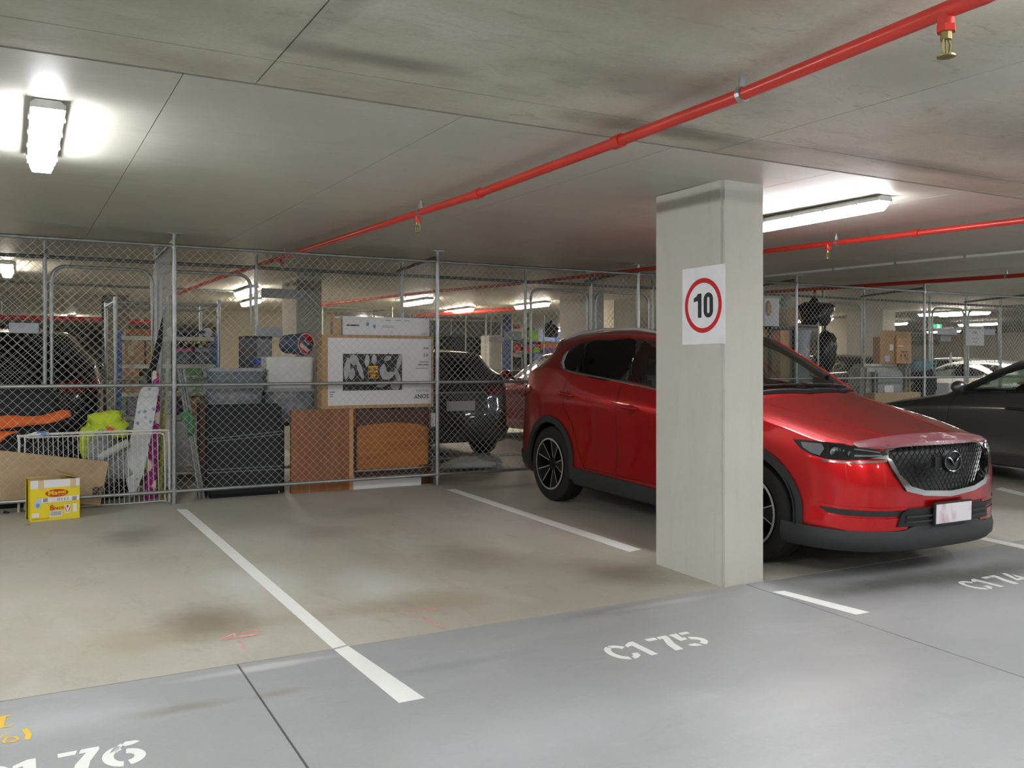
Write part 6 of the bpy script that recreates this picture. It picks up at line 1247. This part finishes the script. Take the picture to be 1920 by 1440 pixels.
MB().tube([(-.22, -.12, 0.1), (.0, -.12, zz * .5), (.2, -.12, zz + .05)], .014, 8).build('push_bar', 'c_teal', t); MB().tube([(.25, -.12, .1), (.0, -.12, zz * .55), (-.1, -.12, zz * .7)], .014, 8).build('frame_tube', 'tube_grey', t)
for x in (-.22, .25): M = Matrix.Translation((x, -.12, .1)) @ Matrix.Rotation(math.pi / 2, 4, 'X'); MB().lathe([(.05, -.02), (.1, -.02), (.1, .02), (.05, .02)], 16, M).build('wheel', 'black', t, True)
carton('small_carton', 'pale blue box on the floor of the cage before the white car', 1778, 718, 1812, 760, 9.4, .3, 'plaque', None, False, 'box_white'); t3 = thing('crate_stack', 'dark plastic crate under the pale blue box', 'crate', (at_y(1795, 760, 9.4).x, 9.42, floor_z(9.4))); hh = at_y(1795, 760, 9.4).z - floor_z(9.4) - .004; MB().bb(-.24, .24, 0, .3, 0, hh).build('crate_body', 'black_plastic', t3, bevel=.01); MB().bb(-.25, .25, -.01, .31, hh - .05, hh - .002).build('crate_rim', 'black_plastic', t3, bevel=.004)
bag('hanging_rag', 'white rag hooked on the gate in front of the white car', 'rag', 1782, 674, RY - .02, .03, .02, .10, 'box_white', 3, .4)

# ---- colourful goods in the distant cage
YG = 19.4; fzg = floor_z(YG)
t = thing('wire_shelving', 'distant shelf frame loaded with colourful tubs and toys', 'shelf', (at_y(1005, 700, YG).x, YG, fzg)); x0 = at_y(958, 700, YG).x - t.location.x; x1 = at_y(1062, 700, YG).x - t.location.x; ZS = [at_y(1005, y, YG).z - fzg for y in (640, 661, 690)]
for x in (x0, x1):
    for y in (0, .5): MB().cyl((x, y, 0), (x, y, at_y(1005, 595, YG).z - fzg), .02, 6).build('upright', 'galv', t)
for z in ZS: MB().bb(x0, x1, 0, .5, z - .03, z).build('shelf_board', 'galv_dark', t)
def toy(x0, y0, x1, y1, mat, lab, kind='box', i=0):
    zsu = ZS[i] + fzg + .003 if i is not None else None
    if kind == 'box':
        o = boxpx('toy_crate', lab, 'crate', x0, y0, x1, y1, YG + .05, .35, mat, .03, zsu, None, 'crate_body'); W, H = o['W'], o['H']; [o.__delitem__(k) for k in ('W', 'H')]; MB().bb(-W / 2 - .01, W / 2 + .01, -.01, .36, H - .04, H).build('crate_rim', mat, o, bevel=.01); return o
    if kind == 'bag': p = at_y((x0 + x1) / 2, (y0 + y1) / 2, YG + .25); return bag('toy_bag', lab, 'bag', (x0 + x1) / 2, (y0 + y1) / 2, YG + .25, (at_y(x1, y0, YG).x - at_y(x0, y0, YG).x) / 2, .18, (at_y(x0, y0, YG).z - at_y(x0, y1, YG).z) / 2, mat, x0, .2)
    p = at_y((x0 + x1) / 2, y1, YG + .25); r = (at_y(x1, y0, YG).x - at_y(x0, y0, YG).x) / 2; H = at_y(x0, y0, YG).z - at_y(x0, y1, YG).z; o = thing('toy_bucket', lab, 'bucket', (p.x, p.y, zsu)); MB().lathe([(0, 0), (r * .72, 0), (r, H), (r * 1.05, H), (r * .95, H - .02), (r * .68, .03), (0, .03)], 18).build('bucket_body', mat, o, True); MB().tube([(r * math.cos(a), 0, H + r * .35 * math.sin(a)) for a in [math.pi * i / 8 for i in range(9)]], .01, 6).build('handle', 'box_white', o); return o
toy(963, 606, 984, 638, 'c_white', 'distant striped white beach ball bag on the top shelf', 'bag'); toy(988, 612, 1002, 640, 'c_green', 'distant tall green bag on the top shelf', 'bag'); toy(994, 620, 1010, 640, 'c_lime', 'distant lime green box on the top shelf', 'box', 0); toy(963, 640, 977, 655, 'c_red', 'distant red bucket on the middle shelf', 'bucket', 1); toy(965, 656, 977, 672, 'c_white', 'distant white printed sack near the lowest shelf', 'bag', 2)
toy(1003, 646, 1013, 652, 'c_pink', 'distant pink tub on the middle shelf', 'box', None); toy(1001, 652, 1013, 661, 'c_lime', 'distant lime tub below the pink tub', 'box', 1); toy(1015, 642, 1046, 652, 'c_orange', 'distant long orange crate on the middle shelf', 'box', None); toy(1014, 653, 1040, 660, 'c_purple', 'distant purple crate under the orange crate', 'box', 1); toy(985, 650, 999, 664, 'c_red', 'distant red bottle crate on the middle shelf', 'box', 1); toy(1018, 604, 1046, 636, 'black_cloth', 'distant black folded camp chair on the top shelf', 'bag')
for k, (mt, y0, y1) in enumerate((('c_red', 608, 613), ('c_blue', 612, 617), ('c_yellow', 616, 620))): boxpx('striped_towel', 'distant %s folded towel in the toy cage' % ('red', 'blue', 'yellow')[k], 'towel', 963, y0, 975, y1, YG - .02, .1, mt, .01)
boxpx('blue_door', 'tall navy blue panel door far behind the dark hatchback', 'door', 945, 590, 958, 720, 19.0, .08, 'c_navy', .005, fzg)
boxpx('blue_sign_wall', 'pale blue wall panel far behind the red car roof', 'panel', 1000, 598, 1150, 650, 26.0, .1, 'c_navy', .01, fzg)
